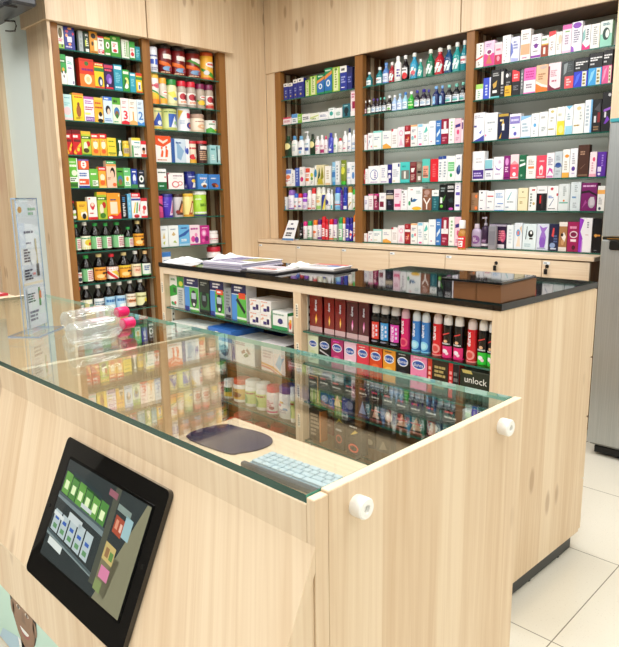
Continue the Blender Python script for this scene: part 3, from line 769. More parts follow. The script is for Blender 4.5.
sheets('brochure', -1.22, .105, .18, .14, .010, 10, ['e9e4e6', 'f4f2f0'], 'pale brochure with red strip on the nearest black clipboard', 'brochure', z=TZ+.0065, dec='r .05 .6 .95 .95 c9bcc8;r .1 .1 .9 .25 c84a4a;l .1 .3 .9 .55 4 777')
sheets('clipboard', -1.06, .30, .22, .17, .006, 8, ['1a191c'], 'black clipboard farther back on the island top by the papers', 'clipboard')
sheets('brochure', -1.06, .30, .19, .14, .014, 10, ['dcd6d2', 'f2efee', 'e8e2e4'], 'white folded brochure on the farther black clipboard', 'brochure', z=TZ+.0065, dec='r .05 .7 .95 .95 c65a50;l .1 .1 .9 .6 6 999;r .6 .3 .9 .6 6a86b8')
crumple('paper_roll', -1.27, .33, .12, .05, .03, 20, 'f1efe9', 'rolled white paper behind the clipboards on the island top', 'paper', n=10, seed=4)

# ------------------------------------------------------------------ fridge
F0 = -1.283
fg = empty('refrigerator', (F0+.36, 3.47, 0)); tag(fg, 'stainless steel two-door refrigerator at the right edge', 'refrigerator')
def fp(mb, name): o = mb.build(name, fg); o.location = (-(F0+.36), -3.47, 0); return o
mb = MB(); mb.cbox(F0, 3.505, .05, F0+.72, 4.10, 1.785, M('8a8c8a', .4, .6), .004); fp(mb, 'cabinet')
mb = MB(); mb.cbox(F0, 3.46, .075, F0+.72, 3.504, 1.185, STEEL, .006); fp(mb, 'door')
mb = MB(); mb.cbox(F0, 3.46, 1.20, F0+.72, 3.504, 1.77, STEEL, .006); fp(mb, 'door')
mb = MB(); mb.box(F0+.004, 3.466, 1.186, F0+.716, 3.503, 1.199, M('17150f', .4)); mb.box(F0+.03, 3.455, 1.190, F0+.5, 3.466, 1.195, M('b98a4a', .25, .8)); fp(mb, 'door_gap_trim')
mb = MB(); mb.cbox(F0+.045, 3.452, 1.135, F0+.22, 3.4598, 1.182, M('101010', .3), .006); fp(mb, 'handle_recess')
mb = MB(); mb.cbox(F0, 3.462, 1.771, F0+.72, 3.504, 1.790, M('3f9aa6', .3), .003); fp(mb, 'top_trim')
mb = MB(); mb.box(F0+.03, 3.50, .012, F0+.69, 4.05, .049, M('0a0a0a', .6)); fp(mb, 'base_grille')
for x in (F0+.06, F0+.66):
    mb = MB(); mb.lathe([(.02, 0), (.02, .012)], BLACKP, 12, cx=x, cy=3.56); fp(mb, 'foot')
mb = MB(); mb.box(-1.384, 3.735, 1.80, .6, 3.76, 2.452, PINE); struct(mb, 'trim_3')

# ------------------------------------------------------------------ left background
tv = empty('wall_unit', (-4.35, 1.75, 2.70)); tag(tv, 'dark grey wall unit with hanging cable at the top left', 'wall unit')
mb = MB(); mb.cbox(-.6, -.10, -.14, .31, .06, .35, M('33363b', .35), .015); mb.build('casing', tv)
mb = MB(); mb.cbox(-.58, -.115, -.150, .25, -.03, -.125, M('22242a', .3), .008); mb.build('lower_flap', tv)
mb = MB(); mb.cbox(-.56, .061, .0, -.36, .238, .2, M('222'), .004); mb.build('wall_bracket', tv)
mb = MB(); mb.tube([(-.12, .03, -.14), (.03, .03, -.17), (.05, .03, -.20), (.02, .03, -.225), (-.05, .03, -.215), (-.12, .03, -.20)], .005, M('16171a')); mb.build('cable', tv)
ct = empty('white_counter', (-4.25, 1.22, 0)); tag(ct, 'low white side counter behind the sign holder at the left edge', 'counter')
mb = MB(); mb.cbox(-.45, -.2, 0, .44, .19, .868, M('f4f4f2', .4), .004); mb.build('body', ct)
mb = MB(); mb.cbox(-.46, -.21, .8685, .45, .20, .89, M('d9c7ae', .45), .004); mb.build('top', ct)
def lsheet(x, y, z, w, d, t, rz, c, lb, cat, nm):
    mb = MB(); mb.cbox(-w/2, -d/2, 0, w/2, d/2, t, M(c, .45), .001); mb.box(-w/2+.02, -d/2+.02, t+.0002, w/2-.02, d/2-.02, t+.0006, M('fbfbfa'))
    o = mb.build(nm, None, (x, y, z), math.radians(rz)); tag(o, lb, cat)
lsheet(-4.0, 1.24, .8905, .36, .26, .014, 8, 'b83240', 'red folder lying on the white side counter at the left edge', 'folder', 'folder')
lsheet(-4.02, 1.24, .9058, .32, .24, .012, -6, 'e8e6ea', 'white papers stacked on the red folder at the left edge', 'papers', 'paper_stack')
mb = MB(); mb.cbox(-.09, -.04, 0, .06, .04, .03, M('1a1c22', .3), .01); o = mb.build('telephone', None, (-3.98, 1.24, .9190)); tag(o, 'black handset on the papers at the left edge', 'telephone')
dc = empty('drawer_cabinet', (-5.672, 1.7, 0)); tag(dc, 'pine cabinet of small drawers far left behind the counter', 'cabinet')
mb = MB(); mb.box(-.22, -.1, 0, .22, .25, 1.52, PINE_X); mb.build('body', dc)
for k in range(8):
    mb = MB(); mb.cbox(-.21, -.116, .1+k*.172, .21, -.1005, .1+k*.172+.16, PINE_X, .002); dd = mb.build('drawer', dc)
mb = MB(); mb.cbox(-.1, -.1, 0, .14, .1, .22, M('b3202a', .4), .003); mb.box(-.06,-.1008,.05,.1,-.1002,.15,'eee'); o = mb.build('carton', None, (-5.55, 1.75, 1.5205)); tag(o, 'large red carton on the drawer cabinet at the far left', 'box')

# things on the drawer base
hb = empty('hand_wash_bottle', (-2.283, 3.745, 1.0695)); tag(hb, 'amber bottle with white cap and red label before a back-wall post', 'bottle')
mb = MB(); mb.lathe([(.026, 0), (.029, .006), (.029, .10), (.024, .12), (.016, .128), (.016, .14)], M('b9823c', .12), 20, sy=.75); mb.build('body', hb)
mb = MB(); mb.lathe([(.020, .138), (.021, .14), (.021, .188), (.018, .192)], M('f6f6f4', .3), 18); mb.build('cap', hb)
mb = MB(); f = cyl_map(.0295, .75, .012, .088, 2.7); n = 12
mb.add([f(i/n, v, 0) for v in (0, 1) for i in range(n+1)], [(i, i+1, n+2+i, n+1+i) for i in range(n)], M('dd2a35')); deco(mb, 'r .3 .1 .7 .6 fff;l .35 .15 .65 .55 3 b33;l .2 .7 .8 .9 1 fff', f, .07, .076, True); mb.build('label', hb)
st = empty('card_stand', (-3.95, 3.745, 1.0695), math.radians(4)); tag(st, 'small leaning white price card at the left end of the drawer base', 'card')
mb = MB(); V = [(-.075, 0, 0), (.055, 0, 0), (.075, .05, .165), (-.035, .05, .165)]
mb.add(V+[(x, y+.004, z) for x, y, z in V], [(0,1,2,3), (7,6,5,4), (0,4,5,1), (1,5,6,2), (2,6,7,3), (3,7,4,0)], M('f5f6fa', .35))
deco(mb, 'r 0 0 1 .1 5a86b8;l .35 .76 .75 .88 1 446;l .15 .5 .85 .66 1 446;l .2 .2 .8 .42 2 334', lambda q, v, L: (-.075+.13*q+(.0*v)+.02*v*q+.04*v*(1-q), .05*v-.0006*L, .165*v), .12, .165)
mb.build('card', st)
mb = MB(); mb.box(-.03, .0545, 0, .05, .075, .006, M('dde', .3)); mb.box(-.002, .0545, .0, .02, .058, .1, M('dde', .3)); mb.build('foot', st)

# ------------------------------------------------------------------ products on the left wall, near bay
NB = 'near left-wall bay'
shelf('''
58 64.6 23 cn f1f2e6 | r 0 0 1 .2 8fc24a;e .5 .68 .3 .22 5a5220;l .2 .3 .8 .45 2 d58;r .55 .08 .8 .2 343 | white carton with olive oval and green foot
65 75.5 24.5 cn 2d3590 22306a | e .25 .62 .12 .07 f0a070;e .3 .8 .14 .06 c24a6a;r .28 .34 .72 .58 e6e2ee;e .5 .25 .14 .06 f09a60;e .55 .93 .2 .05 e9a26a;l .1 .08 .7 .18 1 c8c4e8;e .85 .72 .1 .06 d8304a | navy carton with orange spots and white patch
75.6 79 27 cn +.07 1f4a2c | e .6 .1 .3 .05 e86a50 | narrow dark green carton
80 84.2 31 cn a9b3b6 | l .3 .2 .7 .8 3 8a9498 | narrow plain grey carton
84.6 90.2 32 cn 14301c | l .35 .78 .85 .9 2 f4f4f0;r .3 .3 .5 .6 c7d64a;l .5 .3 .9 .7 4 e8ead0;r .3 .04 .9 .18 eef2e8 | black and green carton with white print
90.6 98.7 32 cn d8942c | e .5 .8 .3 .12 1e160c;r .55 .14 .95 .62 f0e2b8;e .35 .45 .14 .1 4a2a10;r .1 .04 .9 .1 b06a18 | mustard carton with black badge and cream panel
99 105.2 36.5 cn f4efea | r 0 .9 1 1 d2222c;l .2 .7 .8 .82 1 333;r .4 .45 .6 .6 888;r .05 .08 .95 .28 d8383e;l .2 .1 .8 .26 2 fff | white carton with red top and red foot
105.5 111.4 37 cn 4f9e34 | r .0 .86 1 .95 e8c83a;e .55 .55 .3 .18 f4f6ee;e .55 .55 .15 .1 6a4a2a;r .1 .05 .9 .15 eef2d8 | green carton with yellow strip and white roundel
111.6 121.6 36.5 cn 3f9a38 2c6a28 | r .1 .2 .72 .72 f4f2ee;e .42 .3 .2 .08 c8303a;l .2 .45 .6 .65 3 d45;e .4 .88 .2 .06 bfe08a | wide green carton with white label and red print
122.7 130.2 40 cn e8ece2 | r 0 0 .25 1 dfe5da;l .35 .1 .5 .95 9 3f7a3a;r .6 .1 .72 .9 6ab04a;r .8 .1 .9 .9 9cba80 | white carton with vertical green stripes
130.4 136.2 42 cn 3fa044 | r .1 .1 .9 .66 f3f0ec;e .5 .3 .3 .12 cf3540;l .2 .45 .8 .6 2 c44 | green carton with white panel and red badge
136.4 141.7 47 cn 2b8f9e | l .2 .2 .8 .8 5 8fd2da | small teal carton
''', LZ1[0], 'L', 'top', NB)
shelf('''
59.8 67.4 54.5 cn 37a24e | r 0 0 1 .4 eef4ea;r 0 .72 1 .84 2a7a3c;l .1 .74 .9 .82 1 dff0e0;e .55 .28 .3 .17 fafafa;e .35 .42 .1 .06 222;e .75 .42 .1 .06 222;e .55 .28 .1 .06 333;e .5 .5 .2 .06 e8b84a | green and white carton with panda-like roundel
67.6 75 57 cn f1f4f5 | l .15 .72 .85 .84 2 4ab0a8;l .2 .56 .8 .64 1 9a6ac0;e .8 .1 .12 .06 88a | plain white carton with teal print
80.5 95 59 cn d83a1f b82c18 | r 0 .0 1 .45 ec7a26;e .55 .28 .26 .18 f6e8c0;e .55 .28 .14 .1 e8c890;l .15 .55 .95 .68 1 8a1a6a;e .5 .83 .14 .08 3a6a2a;r .06 .9 .94 .97 c02818 | large red and orange carton with cream oval
95.4 104.8 63 cn e8c92c | r 0 .86 1 1 c9302a;l .1 .88 .9 .97 1 f4e0a0;r 0 .66 1 .8 2f7a38;e .6 .28 .26 .2 22345a;e .65 .25 .12 .12 dfe4ea;r 0 0 1 .08 d0442a | yellow carton with red and green bands
105 114.4 64.5 cn 2c1c46 | r .05 .84 .95 .96 c03a58;l .1 .7 .95 .82 1 e0506a;e .5 .42 .3 .2 7a4ab0;e .6 .35 .16 .12 a58ad8;e .3 .15 .1 .06 e8e0f0;r .1 .03 .9 .1 d02a40 | dark purple carton with pink lettering
114.8 123.2 65 cn 2c93ae 1f6a80 | r .1 .82 .9 .94 e6f2f4;l .2 .3 .8 .7 6 7fc6d6;l .1 .08 .9 .18 1 c8e8ee | blue-teal carton with white header
123.6 130.5 70 cn 2f9440 | r .1 .8 .9 .92 e9f2d8;e .55 .45 .3 .2 f0e68a;e .5 .25 .3 .12 fafaf0;p .1 .1 .6 .5 .3 .6 2a6a30 | green carton with pale yellow drop
131 136.8 73 cn 2f9db4 | r .1 .84 .9 .94 dff0f2;l .2 .3 .8 .7 5 8ad2dc | slim teal carton with white header
137.1 143.9 73.5 cn eacb3a | r 0 .86 1 1 d8442c;r 0 .66 1 .8 3f8f4a;r .3 .15 .75 .55 e6eaf0;r .4 .18 .65 .4 3a5a9a;r 0 0 1 .08 d8502c | small yellow carton with red top and blue figure
''', LZ1[1], 'L', 'second', NB)
shelf('''
63 73.2 94.5 cn bfe4e2 | e .45 .36 .4 .16 f3c6cc;r 0 0 1 .1 f0cdd0;l .15 .55 .8 .7 2 8fc8ca;l .2 .84 .8 .9 1 7ab | pale teal carton with pink blob
74 84.8 93.5 cn f0cf2e | r 0 .92 1 1 e88a3a;l .15 .82 .9 .9 1 c8502a;e .5 .36 .22 .22 9a5a34;e .5 .6 .12 .08 7a4226;l .2 .06 .8 .14 2 a07818 | yellow carton with brown seated figure
85.3 95.1 97 cn efe9f4 | r 0 .9 1 1 c268b0;l .1 .7 .9 .86 2 a05ab0;l .1 .45 .95 .62 2 b04a6a;r .1 .02 .95 .2 6a3a98;l .15 .05 .9 .17 2 d8c0e8;r .05 .28 .6 .36 d8e27a | white carton with purple lettering and purple foot
95.4 104.2 98 cn eab53a | r 0 .9 1 1 e8c050;l .1 .72 .9 .84 1 c0502a;l .1 .55 .9 .66 1 b8482a;e .65 .24 .26 .2 f4f0e8;e .65 .34 .2 .1 241c1a;e .62 .08 .3 .08 1c1818 | amber carton with black and white figure
104.5 113.3 97 cn cfe3f4 | r 0 .86 1 1 3f6ec4;l .15 .88 .85 .97 1 e6f0fa;e .5 .5 .28 .17 1c1a28;e .55 .44 .16 .12 eacdb8;l .1 .06 .9 .2 2 7a9ac8 | pale blue carton with dark haired portrait
113.5 121.7 98 cn dfeed2 | r 0 .74 1 1 57a536;l .15 .78 .85 .94 1 1f4f20;e .5 .44 .34 .2 3f7ab8;e .5 .36 .24 .14 8a5a34;e .5 .3 .16 .1 2f7a3a;l .1 .04 .9 .12 1 6a8 | green topped carton with blue and brown face
121.9 129.8 98.5 cn f6e6e6 | T 3 .55 .36 .34 d9283a;p 0 0 1 0 1 .1 .5 .16 0 .1 d9283a;l .2 .78 .8 .9 2 c0a0a8;l .1 .62 .9 .68 1 d88 | white carton with large red 3
130 137.8 99.5 cn f5eee2 | T 1 .5 .36 .32 e8a04a;p 0 0 1 0 1 .12 .5 .2 0 .12 eeb26a;l .2 .78 .8 .9 2 b0a898;l .1 .64 .9 .7 1 c86 | white carton with large orange 1
138 145.9 100 cn d5e6f4 | T 2 .5 .38 .32 3f7fc8;p 0 0 1 0 1 .16 .5 .08 0 .16 4a90d8;l .2 .78 .8 .9 2 9ab;l .1 .64 .9 .7 1 79b | pale blue carton with large blue 2
''', LZ1[2], 'L', 'third', NB)
RY = 'r 0 .84 1 1 6a1418;l .1 .66 .95 .82 1 f4f0ec;r .15 .52 .9 .62 6a1a1c;p 0 .1 .9 .5 1 .4 .3 0 f0b42a;e .55 .2 .3 .13 e8402a;e .6 .22 .16 .08 f6d04a'
OY = 'r 0 .78 1 1 d2282c;l .1 .82 .9 .96 1 fbeee0;r .05 .05 .95 .3 f2a23a;e .5 .5 .3 .2 f8efc8;e .5 .2 .3 .1 e8602a;l .2 .62 .8 .7 1 c84'
shelf(f'''
66 73.2 130 cn c8202a | {RY} | red carton with yellow swoosh
73.6 82.3 130 cn c8202a | {RY} | red carton with yellow swoosh
82.6 92.1 131.5 cn b5c83c | r 0 .88 1 1 e8b83a;r 0 .68 1 .8 3a6a24;l .1 .7 .9 .78 1 e8f0c0;e .7 .48 .2 .12 c02a2a;e .4 .36 .2 .2 f0e8d0;e .45 .2 .3 .1 4a3a20;r 0 0 1 .06 4f8a2a | green carton with red circle and orange top
92.5 100.6 134 cn f0b93c | {OY} | yellow carton with red header
100.8 108 134 cn f0b93c | {OY} | yellow carton with red header
108.5 117.5 138 cn ecd23e | l .15 .75 .85 .86 1 6a8a2a;l .15 .5 .85 .58 1 7a8a2a;r .1 .14 .9 .2 5a7a2a;l .2 .06 .8 .1 1 664 | plain yellow carton with green lines
118 123.6 139 cn 1f4a2a | r .3 .78 .8 .92 f0f4ee;r .45 .35 .65 .78 eef2ea;e .55 .2 .26 .14 f4f6f2;r .2 .03 .9 .12 e0eae0 | dark green carton with white mortar shape
124 132.5 141 jr e9c93a e2bf3a | r .22 .25 .78 .78 b7a58a;l .3 .35 .7 .7 3 8a7a5a | yellow jar with grey label
132.8 141.8 138 cn f1f3ee | r 0 .86 1 1 ead24a;r 0 0 .18 .6 4a9a5a;l .3 .7 .9 .8 1 4aa0b0;l .3 .1 .9 .18 2 444;l .25 .45 .9 .6 2 9bb | white carton with yellow top and green side
142 147.7 141 cn f2ecec | r 0 .78 1 1 d4303a;e .5 .4 .3 .2 c89070;e .5 .5 .3 .1 2a1c1a;r 0 0 1 .2 d84038 | white and red carton with small face
''', LZ1[3], 'L', 'fourth', NB)
shelf('''
69 79 158 cn 63b83a | l .15 .68 .9 .8 1 e8f4d8;l .15 .82 .8 .9 1 cfe8b8;r .1 .2 .95 .36 eef6ee;l .15 .22 .9 .34 2 353;e .6 .5 .3 .1 dff0d0;r .05 .04 .95 .16 2f6a24;r .9 0 1 1 e8f0e8 | lime green carton with white print
79.8 90.8 170 cn e9edf3 2a4a9a | r 0 0 1 .12 2a3f90;r .05 .18 .95 .5 e2582c;l .1 .24 .9 .42 1 fbe8e0;l .1 .62 .9 .86 2 4a6ab0 | white and blue carton with orange band
91 99.6 169 cn 6cb84a | l .15 .66 .9 .8 1 eef6e0;r .3 .1 .95 .4 e8f2e0;l .35 .14 .9 .36 3 464;r .0 0 1 .08 3a7a2a | shorter lime green carton with white print
99.8 107.3 167 cn f0a83a | r 0 .82 1 1 d8283a;l .1 .86 .9 .96 1 fbe0e0;e .5 .5 .32 .16 f8e6c0;e .5 .25 .34 .12 ec6a2a;r 0 0 1 .1 f2d07a | orange carton with red header
107.5 117.4 161 cn f3cdb2 | r 0 .88 1 1 3f9a5a;l .1 .9 .9 .97 1 d0f0d8;r 0 .80 1 .88 ea9a5a;e .62 .56 .24 .2 1a1414;e .56 .48 .18 .16 efc6ac;e .75 .12 .2 .07 e8703a;l .06 .3 .4 .4 2 b86 | peach carton with black haired woman's face
117.8 124.6 168 cn 4a9a36 | l .15 .76 .85 .88 1 14381a;e .5 .42 .36 .2 3a78a8;e .5 .3 .25 .16 8a6a3a;r .0 0 1 .1 2a5a22 | green carton with blue and brown roundel
124.9 131.9 168 cn 6cc07a | r .1 .1 .9 .6 e9f4e4;e .5 .45 .2 .12 f0b83a;l .2 .15 .8 .3 2 4a8;l .15 .78 .85 .88 1 e0f4e4 | light green carton with orange flower
132.3 138.5 169 cn 2a44a0 | r 0 0 1 .18 3f8a4a;e .5 .5 .25 .22 dfe6f4;l .2 .8 .8 .9 1 fff;e .5 .3 .2 .1 6a8ad0 | navy carton with white emblem and green foot
139 145.9 170 cn 1c2430 | e .5 .5 .34 .2 f2f6f4;e .5 .5 .16 .1 1f4a34;r .15 .04 .85 .18 e6f0ea;l .2 .8 .8 .9 1 aab | black carton with white circle
''', LZ1[4], 'L', 'fifth', NB)
zt = at(85, 170, 0, LX-.02).z
shelf('''
79.8 90.4 159.5 cn e0603a | e .5 .5 .26 .4 f4efe8;l .4 .3 .6 .7 2 c44;r 0 .86 1 1 7a5aa8 | small orange carton with white circle stacked above another
''', zt+.003, 'L', 'fifth', NB)
shelf('''
72.4 78.4 201 sy 17301c c0202c 1e3a22 | e .5 .8 .3 .2 f4f6f2;e .5 .2 .3 .2 f4f6f2;r .3 .35 .7 .62 9ac04a | green bottle with red cap and white roundels
78.7 88.8 201.5 cn eebb36 d89030 | l .2 .7 .8 .84 2 a86a20;e .62 .3 .3 .2 f0ece4;e .65 .2 .2 .16 26201c;e .5 .5 .3 .08 e8d060 | yellow carton with black and white figure
89.2 98.3 197 cn f4f0ea | r 0 0 1 .12 d2262c;e .5 .62 .26 .13 c8303a;e .5 .66 .16 .08 f0d8c0;p .3 .5 .7 .5 .5 .42 d8303a;l .15 .25 .85 .32 1 c44;r .1 .9 .3 .95 c33 | white carton with red heart and red foot
98.5 107.9 192 cn a9c038 | r 0 .9 1 1 e8a02c;r 0 .7 1 .82 39701f;l .1 .72 .9 .8 1 eef4c8;e .68 .52 .2 .12 b82424;e .4 .36 .2 .2 e9dcc0;e .5 .14 .3 .1 3f7a28 | green carton with red circle and orange header
108.2 121.5 193 cn f09a2e | p .0 0 1 0 1 .28 .7 .12 .3 .16 0 .1 da2a30;r .22 .2 .75 .66 f4dcc0;l .25 .7 .75 .78 1 304a80;e .2 .06 .15 .04 fff;r .85 .86 .95 .94 f8d890 | orange carton with cream panel and red foot
121.8 128.4 195 cn 14161c | l .3 .08 .7 .66 8 e8ecf0;l .3 .7 .7 .92 3 4a90c8 | black carton with white vertical lettering
128.6 132.2 194 cn 6ab6dc | l .3 .1 .7 .9 4 a0d4ec | narrow sky blue carton
132.4 141.6 193 cn f1eff2 | r 0 .82 1 1 d6303c;l .1 .86 .9 .96 2 fff;r 0 .7 1 .78 3a4a9a;p .15 .2 .4 .65 .5 .6 .3 .2 e8c83a;p .45 .2 .6 .65 .72 .6 .6 .2 4aa048;p .75 .3 .9 .6 .95 .5 .85 .25 d84038;e .5 .08 .3 .07 c8283a | white carton with vegetables and red header
141.7 148.3 198 cn f3eeee | r 0 .84 1 1 c8303a;e .55 .5 .28 .12 d8404a;e .4 .3 .2 .1 e8a0a0;r 0 0 1 .1 d8343c | white carton with red print, rightmost
''', LZ1[5], 'L', 'sixth', NB)
GW = 'r 0 0 .38 1 7fc088;l .42 .1 .95 .85 5 c06a80;r 0 .92 1 1 3f9a5a'
YW = 'r 0 0 1 .2 d8d84a;e .6 .5 .3 .25 e0c83a;e .7 .4 .16 .12 c83a30;l .1 .75 .9 .9 1 6a8'
OL = 'r 0 0 1 .12 c8681a;r .5 .45 .95 .6 3a2414;l .1 .7 .9 .88 1 8a4a14;e .4 .3 .22 .16 f6d890;e .75 .25 .14 .1 a8401a'
shelf(f'''
75 83 224.5 sy 0b0706 2f9a4a eef2ea | {GW} | dark bottle with green cap and cut-off label
83.4 93.2 222 sy 0b0706 e9e9e4 eef0d8 | {YW} | dark bottle with white cap and yellow-white label
93.6 104.3 223 sy 0b0706 2f9a4a eef2ea | {GW} | dark bottle with green-white label
104.6 114 223 sy 0b0706 2f9a4a eef2ea | {GW} | dark bottle with green-white label
115.2 127 222 sy 0b0706 2f9a4a eef2ea | {GW};e .8 .15 .1 .08 a33 | widest dark bottle with green cap
127.3 136 227 sy 0b0706 2f9a4a eef2ea | {GW} | shortest dark bottle with green cap
136.4 146.6 221 sy 0b0706 d8c48a f0a838 | {OL} | dark bottle with cream cap and orange label
''', LZ1[6], 'L', 'seventh', NB)
shelf(f'''
76.5 84 262 sy 0b0706 222 eef0ee | l .1 .6 .9 .9 2 c44;e .5 .3 .3 .2 334 | dark bottle with black cap, half hidden by the post
84.4 96 255.5 sy 0b0706 2f9a4a eef2ea | {GW} | dark bottle with green-white label
97.2 109 254 sy 0b0706 d8c48a eea238 | {OL} | dark bottle with orange label, left of red labelled one
110 121.5 254 sy 0b0706 d82a3a f2eee6 | r 0 .74 1 1 d82a3a;l .1 .8 .9 .94 1 fff;p 0 .5 .5 0 .7 0 .1 .7 d8343a;p .3 .6 .85 0 1 .1 .55 .7 e8c84a;p .6 .65 1 .3 1 .5 .8 .7 c8303a | dark bottle with red cap and striped label
122.3 134 252.5 sy 0b0706 d8c48a f0ae38 | {OL};r 0 .8 1 1 e8c83a | dark bottle with cream cap and yellow-orange label
134.3 143.7 251 sy 0b0706 f2f2ee eee6c4 | e .5 .5 .34 .3 f0d0b8;l .15 .7 .85 .85 1 a86;l .3 .4 .7 .6 2 c86a4a | dark bottle with white cap and cream label
144 153.6 251 sy 0b0706 f0c890 e6efe8 | r 0 0 .12 1 3f9a5a;r .88 0 1 1 3f9a5a;l .25 .4 .75 .85 3 3a5a9a;r 0 0 1 .1 4aa060 | dark bottle with peach cap and green-edged label
''', LZ1[7], 'L', 'eighth', NB)
shelf(f'''
77.5 84 287 sy 0b0706 c8303a e8d8d0 | l .1 .3 .9 .8 2 c55 | dark bottle with red cap, half hidden by the post
84.7 95.2 286 sy 0b0706 eeeeea eef0e4 | r 0 .8 1 1 d8e0a0;l .1 .3 .9 .7 3 687 | dark bottle with white cap and pale label
97 107 285 sy 0b0706 eeeeea e6ecf2 | l .1 .3 .9 .8 3 79a;e .7 .4 .2 .2 335 | dark bottle with white cap and grey label
107.5 118 283 sy 0b0706 eeeeea a9d4f0 | l .15 .5 .85 .85 1 3a78b8;e .5 .25 .3 .14 e8f4fa | dark bottle with sky blue label
118.4 128.4 282 sy 0b0706 eeeeea b4d8f2 | l .15 .5 .85 .85 1 3a78b8;e .6 .25 .3 .14 e8f4fa | dark bottle with sky blue label
128.8 138.5 280 sy 0b0706 eeeeea f0e8d8 | r .1 .3 .9 .6 e08a3a;l .2 .35 .8 .55 1 842;l .1 .7 .9 .85 1 a86 | dark bottle with white cap and orange-banded label
139 149 279 sy 0b0706 eeeeea e4e6b4 | p .4 0 1 0 1 .5 .7 .4 2a2a1a;l .1 .6 .9 .8 1 885;e .75 .4 .2 .15 e8d83a | dark bottle with white cap and pale yellow label
''', LZ1[8], 'L', 'lowest', NB)

# ------------------------------------------------------------------ left wall, far bay
FB = 'far left-wall bay'
RJ = 'p 0 .55 .5 .45 1 .25 1 .1 .4 .3 0 .4 e8702a;l .3 .55 .95 .85 1 f4ece4;r .25 .62 .6 .8 efe4dc;e .5 .22 .3 .1 7aa0c8;e .75 .2 .2 .1 a81c1c;l .1 .04 .9 .1 1 e8c8a0'
GJ = 'p 0 .5 .6 .3 1 .1 1 .0 .5 .15 0 .4 4a9a3a;e .6 .65 .34 .12 f6f4f0;l .35 .6 .85 .72 1 d8483a'
CJ = 'r 0 .1 1 .8 f0ece6;e .4 .55 .26 .2 b8303c;e .7 .5 .2 .18 6a1a2a;l .2 .16 .8 .28 2 e8803a'
shelf(f'''
151.3 160.2 47 cy e6ebf4 dfe4ee | r .1 .38 .4 .6 3a5ac0;r .5 .36 .9 .62 4a6ad0;l .15 .7 .85 .82 1 4a5a9a;l .2 .1 .8 .25 2 88a | white canister with blue windows
162 174.5 43 cy 6e1418 181010 | {RJ} | dark red jar with white script
175.5 188.5 45.5 cy 701418 181010 | {RJ} | dark red jar with white script
190 204 48 cy 741a14 181010 | {RJ};p 0 .7 .9 .4 1 .46 .2 .75 4a8a34 | dark red jar with black lid and green sash
204.5 216.3 51 cy f0b43a c8501a | {GJ};r 0 0 1 .1 d8601a;e .3 .3 .16 .1 dfe0e0 | yellow jar with orange lid and green sash
''', LZ2[0], 'L', 'top', FB)
shelf(f'''
151.8 161.6 72 cy f4efe8 f0c040 | r 0 0 1 .3 f08a2a;p 0 .2 1 .2 1 .35 0 .5 f0c83a;p 0 .55 1 .3 1 .36 0 .62 3a9a4a;e .6 .72 .26 .1 e07a8a;l .2 .66 .9 .78 1 c85060 | tall white jar with yellow lid and orange foot
161.9 169.4 78 jr d9cfc0 f0a838 | {GJ};r 0 0 1 .3 f0b03a | jar with orange lid and green sash
170 180.2 79.5 jr e4e2b0 1f8a3a | r 0 .1 1 .8 eeeeb4;p 0 .7 .5 .8 .8 .3 .6 .2 e8e060;e .6 .35 .2 .1 6a8ac8 | pale yellow jar with green lid
180.5 189.2 81 jr b9aca0 d8203a | {CJ} | clear red lidded jar
189.6 198.8 82 jr b9aca0 d8203a | {CJ} | clear red lidded jar
199.3 207.7 84 jr b6a898 7a1a4a | {GJ};e .4 .3 .3 .16 f0c83a | jar with maroon lid and yellow-green label
208.1 216 85 jr b6a898 7a1a4a | {CJ};r 0 0 1 .2 c8403a | jar with maroon lid and red-white label
''', LZ2[1], 'L', 'second', FB)
shelf('''
154.8 165.2 108 tn e9dfa0 d8c88a | p .0 .15 .5 .85 .5 .15 2a4aa8;p .5 .15 .5 .85 .95 .15 3a62c0;e .55 .3 .16 .12 e8f0f4;r 0 0 1 .1 d8b83a;l .2 .84 .8 .92 1 7a7 | yellow tin with blue triangles
166.4 181 109 tn d2dc94 c8d08a | r .3 .12 .95 .8 3a62b8;p .4 .12 .6 .7 .75 .12 f0f4f4;e .65 .35 .1 .08 6ab050;r 0 0 1 .08 b8c060;l .1 .86 .9 .93 1 6a8a3a | wide pale green tin with blue panel
181.8 193.8 109 tn eeeff2 d8d8d8 | p 0 .5 .3 .95 .0 1 e0b83a;r .5 .6 .85 .85 c8304a;e .7 .25 .24 .16 2a3f90;e .7 .25 .12 .08 e8704a;l .1 .3 .4 .5 3 b8c8d8 | white tin with red square and navy circle
195.4 208.8 114 jr f0dfc8 b89a88 | e .6 .42 .3 .2 e8b48a;e .6 .42 .14 .1 f4e0c0;l .2 .8 .9 .9 1 9a4a3a;r 0 0 1 .08 e0c8a8 | cream jar with brown lid
209.4 219.9 120.5 tn eef2ec e0e0e0 | p 0 0 1 0 1 .3 .6 .2 .3 .45 0 .3 4aa83a;e .7 .25 .18 .1 e8c83a;l .2 .65 .8 .8 1 4a8a5a;e .5 .92 .1 .05 c33 | short white tin with green leaves
''', LZ2[2], 'L', 'third', FB)
